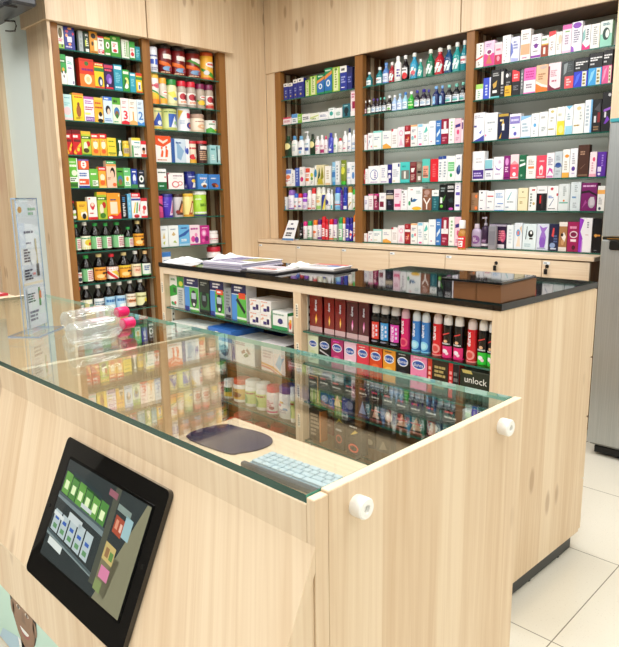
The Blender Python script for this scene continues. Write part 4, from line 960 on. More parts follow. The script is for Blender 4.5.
shelf('''
156 171.8 136 cn f4efec | p 0 .66 .5 .58 1 .78 1 1 0 1 e2552a;p .2 .82 .5 .7 .8 .82 .8 .9 .5 .8 .2 .9 f4d8c8;p .3 .2 .4 .5 .5 .4 .45 .2 e8602a;p .6 .2 .65 .55 .8 .45 .75 .2 e8602a;e .4 .54 .06 .05 e8602a;e .68 .58 .06 .05 e8602a;l .1 .06 .7 .12 1 c86 | white carton with orange header and two orange figures
172.2 190 139 cn cfe0ee 2a4a8a | r 0 0 .18 1 2f5aa0;p .3 .9 .7 .5 .5 .1 .3 .2 8fb4d4;e .85 .55 .1 .2 3a5ac0;r .8 .0 1 1 eef2f6;e .88 .5 .08 .14 3a52b0;l .25 .78 .7 .88 1 4a6aa0 | wide pale blue carton with navy left edge
190.4 199 141 cy f0dfc8 c8303a | r 0 0 1 .2 e8b03a;e .4 .32 .26 .14 d8303a;e .7 .4 .2 .12 e8e0d0;l .1 .7 .9 .85 1 c84a4a | cream canister with red lid
199.8 210.2 141 cy 3a1714 b81c2a | r .25 .72 .8 .9 f0e8e0;l .2 .15 .7 .65 5 c8a080;r .78 .1 1 .7 e8c860;e .86 .3 .1 .1 d8503a | dark brown canister with red lid
210.8 225.6 145.5 cn a4d4d8 | r .62 .08 .74 .95 2a4a50;l .1 .7 .55 .85 1 3a8a90;l .1 .2 .55 .5 3 dff0f0;r .78 .2 .98 .8 d8ecec | wide pale teal carton
''', LZ2[3], 'L', 'fourth', FB)
shelf('''
158 167.5 169 cn f2f4f2 | r 0 0 1 .36 1f6a3a;l .1 .78 .9 .88 1 3a4a4a;e .85 .6 .1 .05 d88;l .2 .12 .7 .2 1 cfe | white carton with dark green foot
169.3 184.8 173 cn f3f1f0 a8324a | e .45 .3 .24 .2 d8606a;e .45 .3 .17 .14 f3f1f0;e .75 .36 .16 .14 e08a8a;e .75 .36 .1 .09 f3f1f0;l .3 .78 .9 .86 1 8a4a6a;l .3 .66 .7 .7 1 999;r 0 .9 .06 1 b8324a | white carton with red circles
185.5 188.7 184 cn 2a2f6a | l .2 .3 .8 .7 2 99b | narrow short navy carton
189 198.3 171.5 cy 232c86 1c2370 | e .6 .55 .2 .12 f0d04a;p .45 .1 .55 .45 .8 .4 .75 .1 f4f4fa;l .2 .75 .8 .88 1 b8c4f0 | navy canister with yellow sun
198.8 208.7 174 cn 4a8ed6 | e .6 .3 .3 .14 f2ece0;e .65 .2 .2 .1 7a4a2a;l .2 .62 .9 .8 1 e8d8e8;p .5 .5 .8 .62 .7 .4 c8d8f0 | bright blue carton with chocolate on cream
209.4 220.8 174.5 cn 3d7fcc | e .5 .3 .26 .12 7a2a20;e .66 .22 .2 .1 c8703a;e .45 .2 .14 .08 3a2018;l .2 .66 .9 .8 1 d8e0f0 | blue carton with chocolates
''', LZ2[4], 'L', 'fifth', FB)
shelf('''
159.5 165.2 196 cy d8508a e0306a | p 0 .7 1 .5 1 .6 0 .85 26101c;r 0 0 1 .3 c8407a | magenta jar, half hidden by the middle post
165.5 176 194 cy 4a34b8 2a2a8a | p .45 .1 .7 .85 .95 .8 .7 .1 e8d0e8;p .55 .2 .75 .75 .85 .7 .7 .2 c84a8a;l .1 .5 .4 .8 3 8a7ae0 | violet jar with slanting lettering
176.7 186 194 cy c9c4c6 3a2018 | p .2 .1 .6 .85 .95 .7 .7 .1 4a2a20;p .4 .25 .65 .7 .8 .6 .65 .2 e89a5a;e .3 .25 .16 .1 8a2a20 | silver jar with brown lid
186.2 196.8 193.5 cy f0dc8a e8b830 | p .35 .1 .6 .8 .85 .75 .6 .1 a8502a;p .45 .2 .62 .7 .7 .66 .58 .2 f4e0b0;r 0 0 1 .1 d89a2a | yellow jar with brown slanting lettering
197.3 210.2 191.5 cy a6d43e f2f4ee | r 0 .12 1 .2 f2f4ee;r 0 .0 1 .08 3a3a7a;l .35 .45 .85 .6 2 4a7a1a;l .1 .75 .5 .85 1 e8f4d0 | wide lime green jar with white lid
''', LZ2[5], 'L', 'sixth', FB)
shelf('''
161 169.2 226 cn e6eef0 | p .3 .4 .5 .7 .6 .4 d8c07a;l .2 .78 .8 .86 1 89a;p .3 .2 .6 .3 .5 .1 b8c860 | white carton with gold motif, leftmost
169.5 179.5 225.5 cn eaf1f2 | p .3 .55 .5 .7 .7 .55 .5 .5 c8b07a;p .4 .2 .6 .3 .8 .15 a8c060;l .2 .78 .8 .86 1 89a | white carton with gold motif and green leaf
179.6 190.4 225 cn 6ab4e4 | p 0 .4 .6 .5 1 .7 1 .8 .4 .62 0 .5 2a5aa8;l .2 .8 .8 .9 1 2a4a9a;r 0 0 1 .1 a8d4f0;l .2 .2 .8 .34 2 e8f4fa | sky blue carton with dark blue swoosh
190.6 200.8 225 cn f0dce8 | l .1 .74 .95 .88 1 a8308a;e .3 .3 .2 .16 d84a9a;e .65 .25 .2 .16 7a3a9a;e .6 .5 .14 .1 e890c0;r 0 0 1 .06 c83a8a | white carton with pink and purple flowers
201 210.2 225.5 cn c02a8a | e .4 .6 .26 .18 e890c8;e .4 .6 .14 .1 f4d8ea;e .7 .3 .2 .14 7a1a5a;e .3 .2 .16 .1 e85aa8;l .2 .84 .8 .92 1 f0c8e0 | magenta carton with pale roundel
210.6 222.3 231 jr f0ecea f4f2f0 | l .15 .4 .85 .6 1 c8405a;l .2 .2 .8 .3 1 999 | short white jar with pale lid
''', LZ2[6], 'L', 'seventh', FB)
shelf('''
162.5 172 252 cn e6edf4 | r 0 .8 1 1 3a78c0;l .2 .3 .8 .7 3 89b | white carton with blue top behind the plastic bags
212.8 225.3 247 jr f0eaea c8203a | l .15 .4 .85 .7 2 b85060 | white jar with red lid behind the newspapers
''', LZ2[7], 'L', 'eighth', FB)

# ------------------------------------------------------------------ back wall, left bay
B1 = 'left back-wall bay'
NV = 'r 0 .8 1 1 eeece6;l .25 .83 .8 .96 1 334;l .3 .35 .7 .6 2 8a94c8;e .5 .2 .14 .05 c8b86a'
LG = 'r .2 .05 .8 .95 e4eab8;l .35 .15 .65 .85 7 7a9a3a;e .5 .9 .2 .05 5a8a2a'
TP = 'r 0 0 1 .72 2f72bc;p 0 .55 1 .75 1 .88 0 .7 e8924a;e .5 .4 .26 .14 e8f2f8;e .5 .4 .14 .08 3a86c8;l .15 .86 .85 .95 1 d8f0d8;r 0 0 1 .1 2f8f5a'
shelf(f'''
284 288.4 83.5 cn 26308a | {NV} | small navy carton with white top
288.7 293.1 83 cn 26308a | {NV} | small navy carton with white top
293.5 297.8 79.5 cn 26308a | {NV} | taller navy carton with white top, left of two
298 303.8 78 cn 26308a | {NV} | taller navy carton with white top, right of two
305.5 309.7 80 cn 8fbf3a | {LG} | narrow lime green carton
310 316.8 76 cn 9cc84a | {LG} | lime green carton with cream panel
317 324.2 74.5 cn 1f8a5a | {TP} | green and blue carton with orange arc, lower of two
324.6 332 68 cn 1f8a5a | {TP} | green and blue carton with orange arc, taller of two
332.4 339.7 67 cn a8cc50 | {LG} | tall lime green carton with cream panel
340 346.8 66 cn 2a3a98 | r 0 .74 1 1 f0eeea;l .2 .78 .8 .94 1 333;l .2 .3 .8 .6 3 a8b0e0;l .2 .1 .8 .16 1 fff | indigo carton with white top
347 352.2 67 cn 1f2a70 141c50 | l .2 .3 .8 .6 3 7a84c0;r 0 .74 1 1 222a5a | dark navy carton, rightmost
''', BZ[0], 'B', 'top', B1)
shelf('''
283 291.5 117.5 cn f4e6ea | r 0 .8 1 1 d84a6a;l .15 .3 .85 .6 2 c86a8a | low white carton with pink top
292 297.7 114 cn eef2f6 | r 0 .6 1 1 5a9ad8;l .2 .15 .8 .5 2 678 | small white carton with blue top
298 302 114 cn 8abf4a | l .2 .3 .8 .7 2 e8f0d0 | narrow green carton
302.2 310 114 cn f0f1f2 | l .15 .3 .85 .7 2 3a4050 | white carton with dark lettering
310.2 318.8 113 cn eef2e2 | p 0 .3 1 .6 1 .75 0 .5 c8d88a;l .2 .2 .8 .4 1 8a9a5a | white and pale green carton
319 328.2 112 cn f1f2f4 | l .15 .4 .85 .7 2 7a8ab0;r .1 .1 .9 .16 b8c4d8 | wide white carton with grey-blue lettering
328.5 334.5 108 cn eef4f4 | e .5 .5 .28 .2 3fa8a0;l .2 .8 .8 .9 1 8aa | white carton with teal circle
334.8 342 108 cn eff2f2 | e .5 .45 .34 .22 c8dcd8;l .2 .3 .8 .6 3 8a9 | white carton with pale grey circle
342.6 350.2 104 cn 2a6a78 | e .5 .5 .3 .26 142c34;l .2 .82 .8 .92 1 a8d0d4;p .3 .1 .7 .1 .5 .4 0f2228 | dark teal carton
350.6 355.8 90 cn f4dce2 | r .3 .3 1 .58 9a1a4a;l .2 .7 .8 .9 2 c86a8a;r 0 0 1 .2 f4f0f0 | tall pale pink carton with maroon band
''', BZ[1], 'B', 'second', B1)
shelf('''
284 290 136 lo 1c3c24 284a30 | e .5 .72 .4 .26 e8e0a0;e .5 .25 .3 .2 122a18 | dark green bottle with cream label, leftmost
290.6 296.4 136 lo eff2f0 5a9ad0 | l .3 .3 .7 .7 4 9ab;r .2 .8 .8 .9 c8e0d8 | white bottle with blue cap
297 303 136 lo eef1f6 7ab8e0 | r .25 .4 .75 .6 3a4a90;e .5 .2 .16 .14 8ac0e8 | white bottle with pale blue cap and navy label
303.4 308.8 131 pu eaf1f8 f0f2f4 | r .2 .25 .8 .5 3a56a0;l .2 .7 .8 .85 1 7ab | pump bottle in white and blue
309 314 134 lo 1c3c24 1a2a20 | e .5 .72 .4 .26 e8e0a0;e .5 .25 .3 .2 122a18 | dark green bottle with cream label, right of the pump
314.3 319 136 lo f4eef0 eee | r .1 .6 .9 .72 e890b0;l .3 .2 .7 .5 3 c8a | white bottle with pink stripe
319.2 323.3 135 lo f3edf0 f0f0f0 | r 0 0 1 .3 a82a6a;l .2 .5 .8 .7 2 b8a | slim white bottle with magenta foot
323.5 327 136 lo f0e8ec d8406a | l .2 .3 .8 .7 3 c9a | slim pale bottle with pink cap
327.2 332.4 133 lo 4a50c0 3a40b0 | p .2 .1 .7 .5 .8 .8 .4 .3 a8b8f0;e .5 .2 .24 .1 e8e8f8 | violet-blue bottle
332.7 336.8 133.5 lo eef2ee e8ece8 | e .5 .5 .2 .12 6aa88a;l .2 .2 .8 .35 2 9a9 | white bottle with green emblem
337 341.6 138 lo f2efee d8303a | l .2 .3 .8 .7 3 bbb | short white bottle with red cap
341.9 346.5 131 lo f4f2f4 f0f0f0 | l .2 .1 .8 .3 1 d86a8a;l .3 .5 .7 .7 2 aab | tall white bottle with pink lettering
346.8 350.6 128 lo eef0f6 22305a | l .2 .1 .8 .3 2 3a4a8a;r .2 .6 .8 .7 b8c4e0 | white bottle with navy cap
350.8 355.3 130 lo eef3f8 e6ecf2 | l .2 .4 .8 .6 2 5a8ac0;r .1 .1 .9 .2 a8cce8 | white bottle with blue lettering, rightmost
''', BZ[2], 'B', 'third', B1)
shelf('''
284 291 169 tu eef0f4 e8dcd8 | r 0 .7 1 1 6a8ad8;e .5 .45 .3 .16 e8805a;l .2 .1 .8 .25 2 c8606a | white tube with blue top and orange dot
291.3 295.2 170 cn f0f2f4 | l .3 .2 .7 .8 5 aab | slim white carton
295.4 299.6 168 cn 3a58b8 | l .3 .2 .7 .8 4 a8b8e8;e .5 .9 .3 .06 8aa8e8 | slim blue carton
299.8 304.2 167 cn f2eef0 | e .5 .35 .36 .13 c82a7a;l .2 .6 .8 .85 3 bbb | white carton with magenta dot
304.4 309.6 167.5 tu f4efec f0e8e4 | r 0 .7 1 1 e0503a;r .2 .1 .8 .3 e8703a;l .2 .4 .8 .6 2 d87 | white tube with red top
310 314 168 cn f3f3ec | e .5 .6 .36 .12 c8cc3a;e .5 .4 .3 .1 5a9a4a;l .2 .1 .8 .25 2 aaa | white carton with yellow-green leaf
314.8 324.3 165 cn e6dcb0 | r 0 0 .2 1 eef2ee;e .1 .6 .14 .2 2a8ab8;p .25 .1 .5 .9 .6 .5 1c4a2a;p .55 .1 .8 .95 .95 .4 8a8a1a;p .3 .05 .9 .05 .8 .3 .4 .35 c8b83a | wide cream carton with gold and dark green leaves
325 330.8 166 cn f4f1ea | r .1 0 .9 .12 e8c8a0;l .3 .3 .7 .8 4 c8b8a0 | white carton with beige foot
331.2 335.2 162 tu 8ac0e0 4a9ad0 | r .1 .2 .9 .5 3a7ab8;l .2 .6 .8 .8 2 e8f4fa | clear blue tube
335.4 339.4 161 cn e9edf0 | l .3 .2 .7 .85 5 8a9aa8;r 0 0 1 .1 c8d0d8 | silver-white carton
339.8 345.2 160 tu 7a8a2a 4ac03a | e .5 .5 .3 .2 d8d84a;l .2 .7 .8 .85 2 e8ecc0 | olive green tube on a bright green cap
345.8 350.6 162 tu eef1f6 e8ecf2 | l .2 .4 .8 .7 3 8a9ac0;r .1 .1 .9 .2 c8d4e8 | white tube with grey-blue print
351 355.3 162 cn eef2f6 | e .5 .4 .3 .16 5a90d0;l .2 .65 .8 .85 2 8ab | white carton with blue oval, rightmost
''', BZ[3], 'B', 'fourth', B1)
shelf('''
283.6 286.2 197 cn eef0f2 | r 0 0 1 .3 6ab0d8;l .2 .4 .8 .8 2 9ab | thin white carton, leftmost
286.5 293 190 sp f1edf6 9a6ac8 | l .3 .2 .7 .8 5 b8a8d0;r .1 .02 .9 .12 8a6ac0 | white can with purple domed cap
293.2 297 193.5 sp eeeef4 3a6ad0 | e .4 .3 .3 .1 d8506a;l .2 .6 .8 .8 2 8ab | white can with blue cap
297.2 301.2 193.5 sp f4eef0 d82a3a | e .5 .3 .3 .1 6a5ab0;l .2 .6 .8 .8 2 c88 | white can with red cap
301.5 306 193 sp f0e6f6 8a3ac0 | r 0 .7 1 1 9a50c8;l .2 .1 .8 .4 3 a8c | pale can with violet cap
306.4 310.4 190 sp f4f1f0 f4f2f0 | r .2 .02 .9 .14 d83a3a;l .3 .3 .7 .8 4 bbb | white can with red foot and white cap
310.6 314.5 188 sp f4f0f0 e02a30 | l .2 .3 .8 .8 4 c99;r .1 .05 .9 .12 c33 | white can with bright red cap
314.8 320.1 187 sp eef0d8 f4f2ea | r .1 .02 .9 .25 9ac86a;e .5 .55 .3 .1 e8b87a;l .2 .7 .8 .9 2 a98 | cream and green can with white cap
320.3 324.3 187 sp f0eecc f0eee8 | p .0 0 .5 0 1 1 .5 1 2a3a90;p .5 0 .8 0 1 .5 1 .9 e8d43a | can with navy and yellow stripes
324.6 330 188.5 lo f2f3f6 f2f3f6 | e .3 .5 .36 .22 3a4090;l .5 .2 .9 .4 2 aab | white bottle with navy circle
330.2 332.6 189.5 lo eef4f4 e8eeee | r .2 0 .8 .3 5ac0c8 | slim white bottle with teal foot
333 339.4 187 sp 9ad0ee 2a4ad0 | r .1 .3 .9 .36 c8303a;l .2 .4 .8 .6 2 eef;r .0 .05 1 .2 6ab0e0 | light blue can with royal blue cap
339.6 342.1 190 sp 6a3a98 5a2a80 | l .2 .3 .8 .7 3 b8a | slim purple can
342.3 346.1 187 sp 2a3fb0 22349a | r .2 .02 .9 .24 e8ecf4;l .2 .5 .8 .8 3 8a9ae0 | dark blue can
346.5 351.1 186.5 sp f4f1ec c89a3a | p .2 .1 .4 .1 .9 .5 .7 .5 b8a06a;l .2 .65 .8 .85 2 bba | white can with gold cap
351.3 355.5 189 sp eef2ee 3ac050 | p .3 .0 .9 .0 .9 .3 3a9a4a;l .2 .5 .8 .8 3 9b9 | white can with green cap, rightmost
''', BZ[4], 'B', 'fifth', B1)
RL = lambda c: f'r .25 .2 .8 .75 f6f2f2;l .35 .25 .7 .7 4 {c}'
shelf(f'''
283.4 288 226 sp e8508a e0307a | l .2 .2 .8 .7 3 fbd | pink can behind the price card
299 302 223 sp 1c1a20 141218 | e .5 .4 .34 .12 e8e8f0;l .2 .6 .8 .8 2 99a | black can beside the price card
302.3 306.1 221.5 sp f4f0f2 e02a88 | l .3 .2 .7 .8 4 c9a | white can with magenta cap
306.4 310.6 221 sp f2f4f2 1fa04a | l .3 .2 .7 .8 4 4a9a6a;r 0 0 1 .1 3aa05a | white can with green cap
311.8 316.3 220 sp f4eeea f0842a | e .5 .55 .3 .12 e8703a;l .2 .15 .8 .4 3 e89a6a | white can with orange cap
316.5 320.4 219.5 sp e8e0f0 5a1a78 | {RL('5a2a80')};r 0 0 1 .15 6a2a88 | pale can with dark purple cap
320.6 324.6 216.5 sp e03040 d81a2a | {RL('c02030')} | tallest red can with red cap
324.8 327.5 219 sp d83848 d01828 | {RL('c02030')} | slim red can with red cap
327.8 332.1 219 sp f4eeee e01c28 | l .3 .2 .7 .8 4 556;r 0 0 1 .12 e87a3a | white can with scarlet cap
332.4 336 219 sp efe6f0 8a2a9a | {RL('7a2a8a')};r 0 0 1 .12 6a9a4a | pale can with plum cap
337.2 341.8 217.5 sp 8ad0a0 1f9a4a | {RL('2a8a4a')} | mint green can with green cap
342 344.5 217.5 sp f4f0ee f07a2a | l .2 .2 .8 .8 4 a9b | slim white can with orange cap
344.6 348.4 217.5 sp 3a34a8 2a2490 | {RL('2a2a8a')};r 0 .02 1 .12 5a50c0 | indigo can with white label
348.7 352 217.5 sp 302a9a 281f88 | p .1 .2 .6 .1 .9 .6 .4 .7 e8e4f4;e .5 .4 .3 .1 d84a5a | indigo can with red and white flash
352.2 355.6 215 sp f4f1ee f0842a | l .2 .2 .8 .8 4 c98;p .2 .1 .9 .4 .9 .5 .2 .2 d8404a | white can with orange cap, rightmost
''', BZ[5], 'B', 'lowest', B1)

# ------------------------------------------------------------------ back wall, middle bay
B2 = 'middle back-wall bay'
WL = 'r .12 .1 .88 .8 eef4f4;l .2 .3 .8 .6 2 3a7a8a'
SW = 'p .15 .1 .45 .9 .7 .9 .4 .1 e8f2f0;p .5 .1 .75 .8 .9 .7 .7 .1 d0e8e4;l .2 .4 .8 .6 1 fff'
shelf(f'''
364.8 370.1 72 mw 2a8088 f4f4f0 | {WL} | teal mouthwash bottle with white label, leftmost
374.4 380.6 67 mw 2a8088 f4f4f0 | {WL};r .2 .5 .6 .6 d88 | teal mouthwash bottle with white label and pink mark
381 387 62.5 mw 5a86c8 6a9ad8 | r .05 .05 .95 .95 d8e2f4;l .2 .3 .8 .7 3 7a8ac0 | pale blue bottle with blue cap
387.3 392.8 62 mw a82030 f0efea | {SW} | small red mouthwash bottle
393.1 399.8 56 lo f3f1f0 f0f0ee | l .5 .2 .9 .75 3 4a3a90;r 0 0 1 .08 d8d4d4 | white bottle with violet print
400.1 406.4 55 mw 1a1418 f0efec | r .1 .3 .9 1 f2f0f0;e .6 .3 .3 .28 d82a30;l .2 .7 .8 .9 1 444 | black bottle with red and white label
408 415.4 52.5 mw 3aa0c8 e8e8e4 | {SW};e .6 .4 .2 .2 d8606a;l .1 .1 .9 .3 2 234a78 | blue mouthwash bottle with red print
416.3 421.1 59 mw 3fa89a f4f4f2 | {SW} | short sea green mouthwash bottle
424 431.7 49 mw 1f7a5a e6e6dc | {SW} | bottle green mouthwash bottle
432.4 441.5 47.5 mw c02434 e8e8e0 | {SW} | large red mouthwash bottle
442 450.1 45 mw 1c4a78 e8e8e0 | {SW} | navy mouthwash bottle
450.5 458.5 42 mw 2a9a98 e8e8e4 | {SW} | turquoise mouthwash bottle
458.8 465.6 40 mw 2a8a98 e8e8e4 | r .05 .4 .95 .95 eef0f4;l .15 .55 .8 .8 1 c84a5a;l .2 .42 .8 .52 1 88a | blue-green bottle with broad white label
''', BZ[0], 'B', 'top', B2)
PL = 'r .05 .1 .95 .9 eef2f6;e .5 .45 .3 .2 a8c0d8;l .2 .7 .8 .85 1 556'
shelf(f'''
362.6 366 101 mw 3a1418 f0f0ee | r .1 .1 .9 .8 c8b0b8;l .2 .3 .8 .6 2 a33 | small maroon bottle with white cap, leftmost
366.3 370 100 mw 1f1412 f0f0ee | r .1 .05 .9 .9 eef2ec;l .2 .3 .8 .6 2 5a9a5a | small dark bottle with white and green label
370.2 374.1 98.5 mw 241a2a 4a2a80 | {PL} | small dark bottle with purple cap
374.4 378 98.5 mw 241a2a 4a2a80 | {PL} | small dark bottle with purple cap
378.2 380.8 97.5 mw 1c1f24 6ac0b0 | {PL} | slim dark bottle with teal cap
381 384.9 97 mw 1c1f24 6ac0b0 | {PL} | dark teal capped bottle left of white capped one
385.1 390.1 95.5 mw 1c1214 f4f4f2 | r .1 .1 .9 .95 eef2ee;e .6 .3 .2 .16 6ab050;l .2 .6 .8 .85 2 333 | black bottle with white cap and green leaf
390.4 395.3 95 mw a8c4e8 f0f2f4 | r .1 .05 .9 .9 dfe8f4;l .2 .2 .8 .6 3 4a7ac0 | pale blue bottle with white cap
395.5 400.6 93.5 mw b8d0ee a0cce8 | r .1 .05 .9 .9 e6eef8;l .2 .3 .8 .7 3 6a8ac8 | pale blue bottle with sky blue cap
400.8 406.1 92 mw 9ac8e0 3a78c8 | r .1 .05 .9 .9 e4eef6;l .2 .3 .8 .7 3 4a8ab8 | pale blue bottle with royal blue cap
406.4 412.1 91.5 mw 3ab040 f4f6f2 | r .1 .3 .9 .5 c8f0a0;l .2 .7 .8 .85 1 e8f8e0 | bright green bottle with white cap
412.6 417.8 90 mw 241c34 30289a | {PL} | dark bottle with indigo cap
418.1 424.7 89 mw 241c34 30289a | {PL} | larger dark bottle with indigo cap
425 429.1 89.5 mw 241c34 30289a | {PL} | slim dark bottle with indigo cap
430.6 437.1 86 mw 1c2a60 7ab0e8 | r .05 .05 .6 .95 8ac0ec;l .1 .2 .5 .8 3 e8f2fa | navy bottle with sky blue cap and blue label
437.8 443 85.5 mw 1c2a60 7ab0e8 | r .05 .05 .6 .95 8ac0ec;l .1 .2 .5 .8 3 e8f2fa | narrower navy bottle with sky blue cap
443.4 450.1 84.5 mw 1a1c26 7ac8b8 | {PL};e .5 .3 .3 .12 4ab0a0 | dark bottle with mint cap, left of three
450.5 457.6 83.5 mw 1a1c26 7ac8b8 | {PL};e .5 .3 .3 .12 4ab0a0 | dark bottle with mint cap, middle of three
457.9 463.8 82 mw 1a1c26 7ac8b8 | {PL};e .5 .3 .3 .12 4ab0a0 | dark bottle with mint cap, right of three
''', BZ[1], 'B', 'second', B2)
def cosmetics(dy, z, where, first=True):
    y = lambda v: v+dy
    shelf(f'''
362.6 367.5 {y(135)} cn f3f1f2 | r .85 0 1 1 d86a7a;l .2 .5 .7 .8 3 bbb | white carton with red edge, leftmost
367.9 372.8 {y(133)} cn f2f3f5 | p .1 .2 .4 .5 .3 .6 3a5aa0;l .2 .7 .8 .85 2 99a;e .7 .2 .12 .06 d66 | white carton with blue fleck
373 381.4 {y(131)} cn eef4f4 7ad0cc | r 0 .9 1 1 8ad8d0;l .15 .5 .8 .7 2 9ab;r .1 .15 .5 .2 d8d0a0 | white carton with mint top
381.7 390.9 {y(131)} cn f4f4f1 | p .1 0 1 0 1 .1 .5 .3 .1 .22 eaa84a;r 0 0 .06 1 4ab0a8;l .2 .55 .8 .8 2 bbc | wide white carton with orange foot
391.2 397.4 {y(129)} cn f4f2f2 | r 0 .88 .3 1 c8384a;l .2 .2 .8 .7 4 c8c0c0 | white carton with red corner
397.7 404.1 {y(127)} cn f4e8ee | e .5 .7 .3 .14 e8a0c0;e .5 .7 .2 .09 f4e8ee;p .2 .1 .5 .5 .8 .1 e8b8cc | white carton with pink ring
404.4 410.2 {y(125.5)} cn 9a1a28 | r 0 .6 1 .72 eeeaea;r .2 .8 .6 .95 c8606a;p .3 .1 .6 .5 .8 .4 e88a4a;l .2 .2 .8 .4 2 e8a0a0 | dark red carton with white band
410.4 416.8 {y(125)} cn f2f0ee | r 0 .92 1 1 eab884;e .3 .4 .2 .1 8ac0c8;e .7 .45 .14 .08 d86a7a;l .2 .65 .8 .8 2 99a;l .2 .1 .8 .2 1 aaa | white carton with peach top
417.2 422.7 {y(124)} cn eef3f8 | r .1 .86 .9 .98 8ac8e4;r .3 .04 .8 .12 e86aa0;l .2 .3 .8 .7 4 b8c8d8 | white carton with sky blue top
422.9 428 {y(124)} cn eef5f4 | p .1 .6 .6 .9 .9 .7 .5 .6 5ac0b8;l .2 .2 .8 .5 3 a8bcc0 | white carton with teal brush stroke
428.2 435.2 {y(121)} cn f1f5f8 | l .3 .1 .6 .2 1 c8a0b8;l .2 .7 .8 .8 1 b8c8d4 | tall plain white carton
435.4 440.7 {y(120.5)} cn 3a78c0 | p .2 .3 .8 .5 .8 .65 .2 .45 d8e8f4;l .2 .75 .8 .9 2 c8dcf0;l .2 .1 .8 .2 1 c8dcf0 | blue carton with white wave
440.9 448 {y(119)} cn 941a3a | r 0 .42 1 .6 f2ecee;r .35 .55 .7 .9 e8dce0;l .2 .1 .8 .3 2 d88aa0 | maroon carton with white cross shape
448.3 454 {y(118.5)} cn f4f6f0 | l .35 .3 .7 .9 5 8ab88a;l .2 .1 .8 .2 1 bbb | white carton with green lettering
454.2 460.6 {y(118.5)} cn f4c8d8 | p .1 .62 .9 .66 .9 .8 .1 .74 3a2a7a;e .55 .45 .2 .1 d84a7a;l .2 .1 .8 .25 2 c88aa8 | pink carton with purple band
460.8 463 {y(120)} cn f4e6ec | r .2 .6 .8 .9 6a2a7a | thin pale pink carton by the post
''', z, 'B', where, B2)
cosmetics(0, BZ[2], 'third')
shelf('''
362.9 364.9 170 cn c83a44 | l .2 .3 .8 .7 3 fff | thin red carton, leftmost
365.1 368 169 cn f1f1f2 | l .2 .3 .8 .8 4 ccc | slim white carton beside the red one
368.2 379.8 166 cn f4f5f8 | e .5 .5 .34 .3 3a68b8;e .5 .5 .3 .26 f4f5f8;l .5 .3 .75 .7 4 8a7ab8;l .2 .06 .8 .12 1 b8c | wide white carton with blue dotted ring
380 387.2 165 cn f3f4f6 | l .2 .3 .8 .85 5 b8b8d0;r .1 .05 .9 .12 c8b8d8 | white carton with lilac lettering
387.3 391.5 164.5 cn 2c2a80 | r .1 .55 .9 .7 eceaf6;r 0 0 .3 .3 f0f0f8;e .5 .35 .3 .1 e8e4f4 | navy and white carton
391.9 399.7 163 cn f3f4f6 | l .15 .3 .85 .7 4 b0b8c8;r .1 .08 .4 .12 e8c84a;r .75 .8 .95 .95 3a4a8a | white carton with navy corner
400 409.4 162 cn 4ac8c4 | r .1 .16 .95 .6 7a7a74;r .4 .2 .6 .55 e8e4dc;l .2 .72 .8 .85 1 2a9a98 | turquoise carton with grey photo panel
409.6 415.9 162 cn 7a1f2c | r .1 .8 .9 .96 8a4a4a;p .2 .5 .6 .5 .8 .7 .2 .7 f0ece8;l .2 .1 .8 .4 4 d8b0a8 | maroon carton with white patch
416.1 421.5 162 cn 8a7a6c | e .5 .8 .34 .12 a89a88;r .2 .45 .9 .56 1a1818;r .3 .1 .8 .3 e8e4e0 | brown-grey carton with black band
421.8 429.4 159 cn 5ac8bc | r .1 .18 .85 .7 e8a48c;l .2 .3 .75 .6 3 a86a5a;r .15 .24 .8 .3 6a4a40 | turquoise carton with salmon panel
430 437.7 159 cn de2634 | l .3 .2 .7 .8 6 e86a70 | plain bright red carton
438 442.2 156.5 cn f1f3f6 | r 0 .88 1 1 2a4a98;l .25 .15 .75 .8 6 8a98a8 | slim white carton with navy top
442.3 446.8 156 cn f2f4f6 | r 0 .88 .8 1 2a4a98;l .25 .15 .75 .8 6 98a4b0 | white carton with navy top beside the slim one
447 454.7 156 cn f0f4f2 | r .1 .4 .9 .76 6ac07a;l .15 .45 .85 .7 3 b8e4c0;e .5 .24 .16 .08 3aa85a | white carton with green square
454.9 461.2 154.5 cn f2f4f6 | e .5 .4 .34 .16 2a4478;e .6 .5 .2 .12 4a6a9a;l .2 .8 .8 .9 1 aab | white carton with navy blobs
''', BZ[3], 'B', 'fourth', B2)
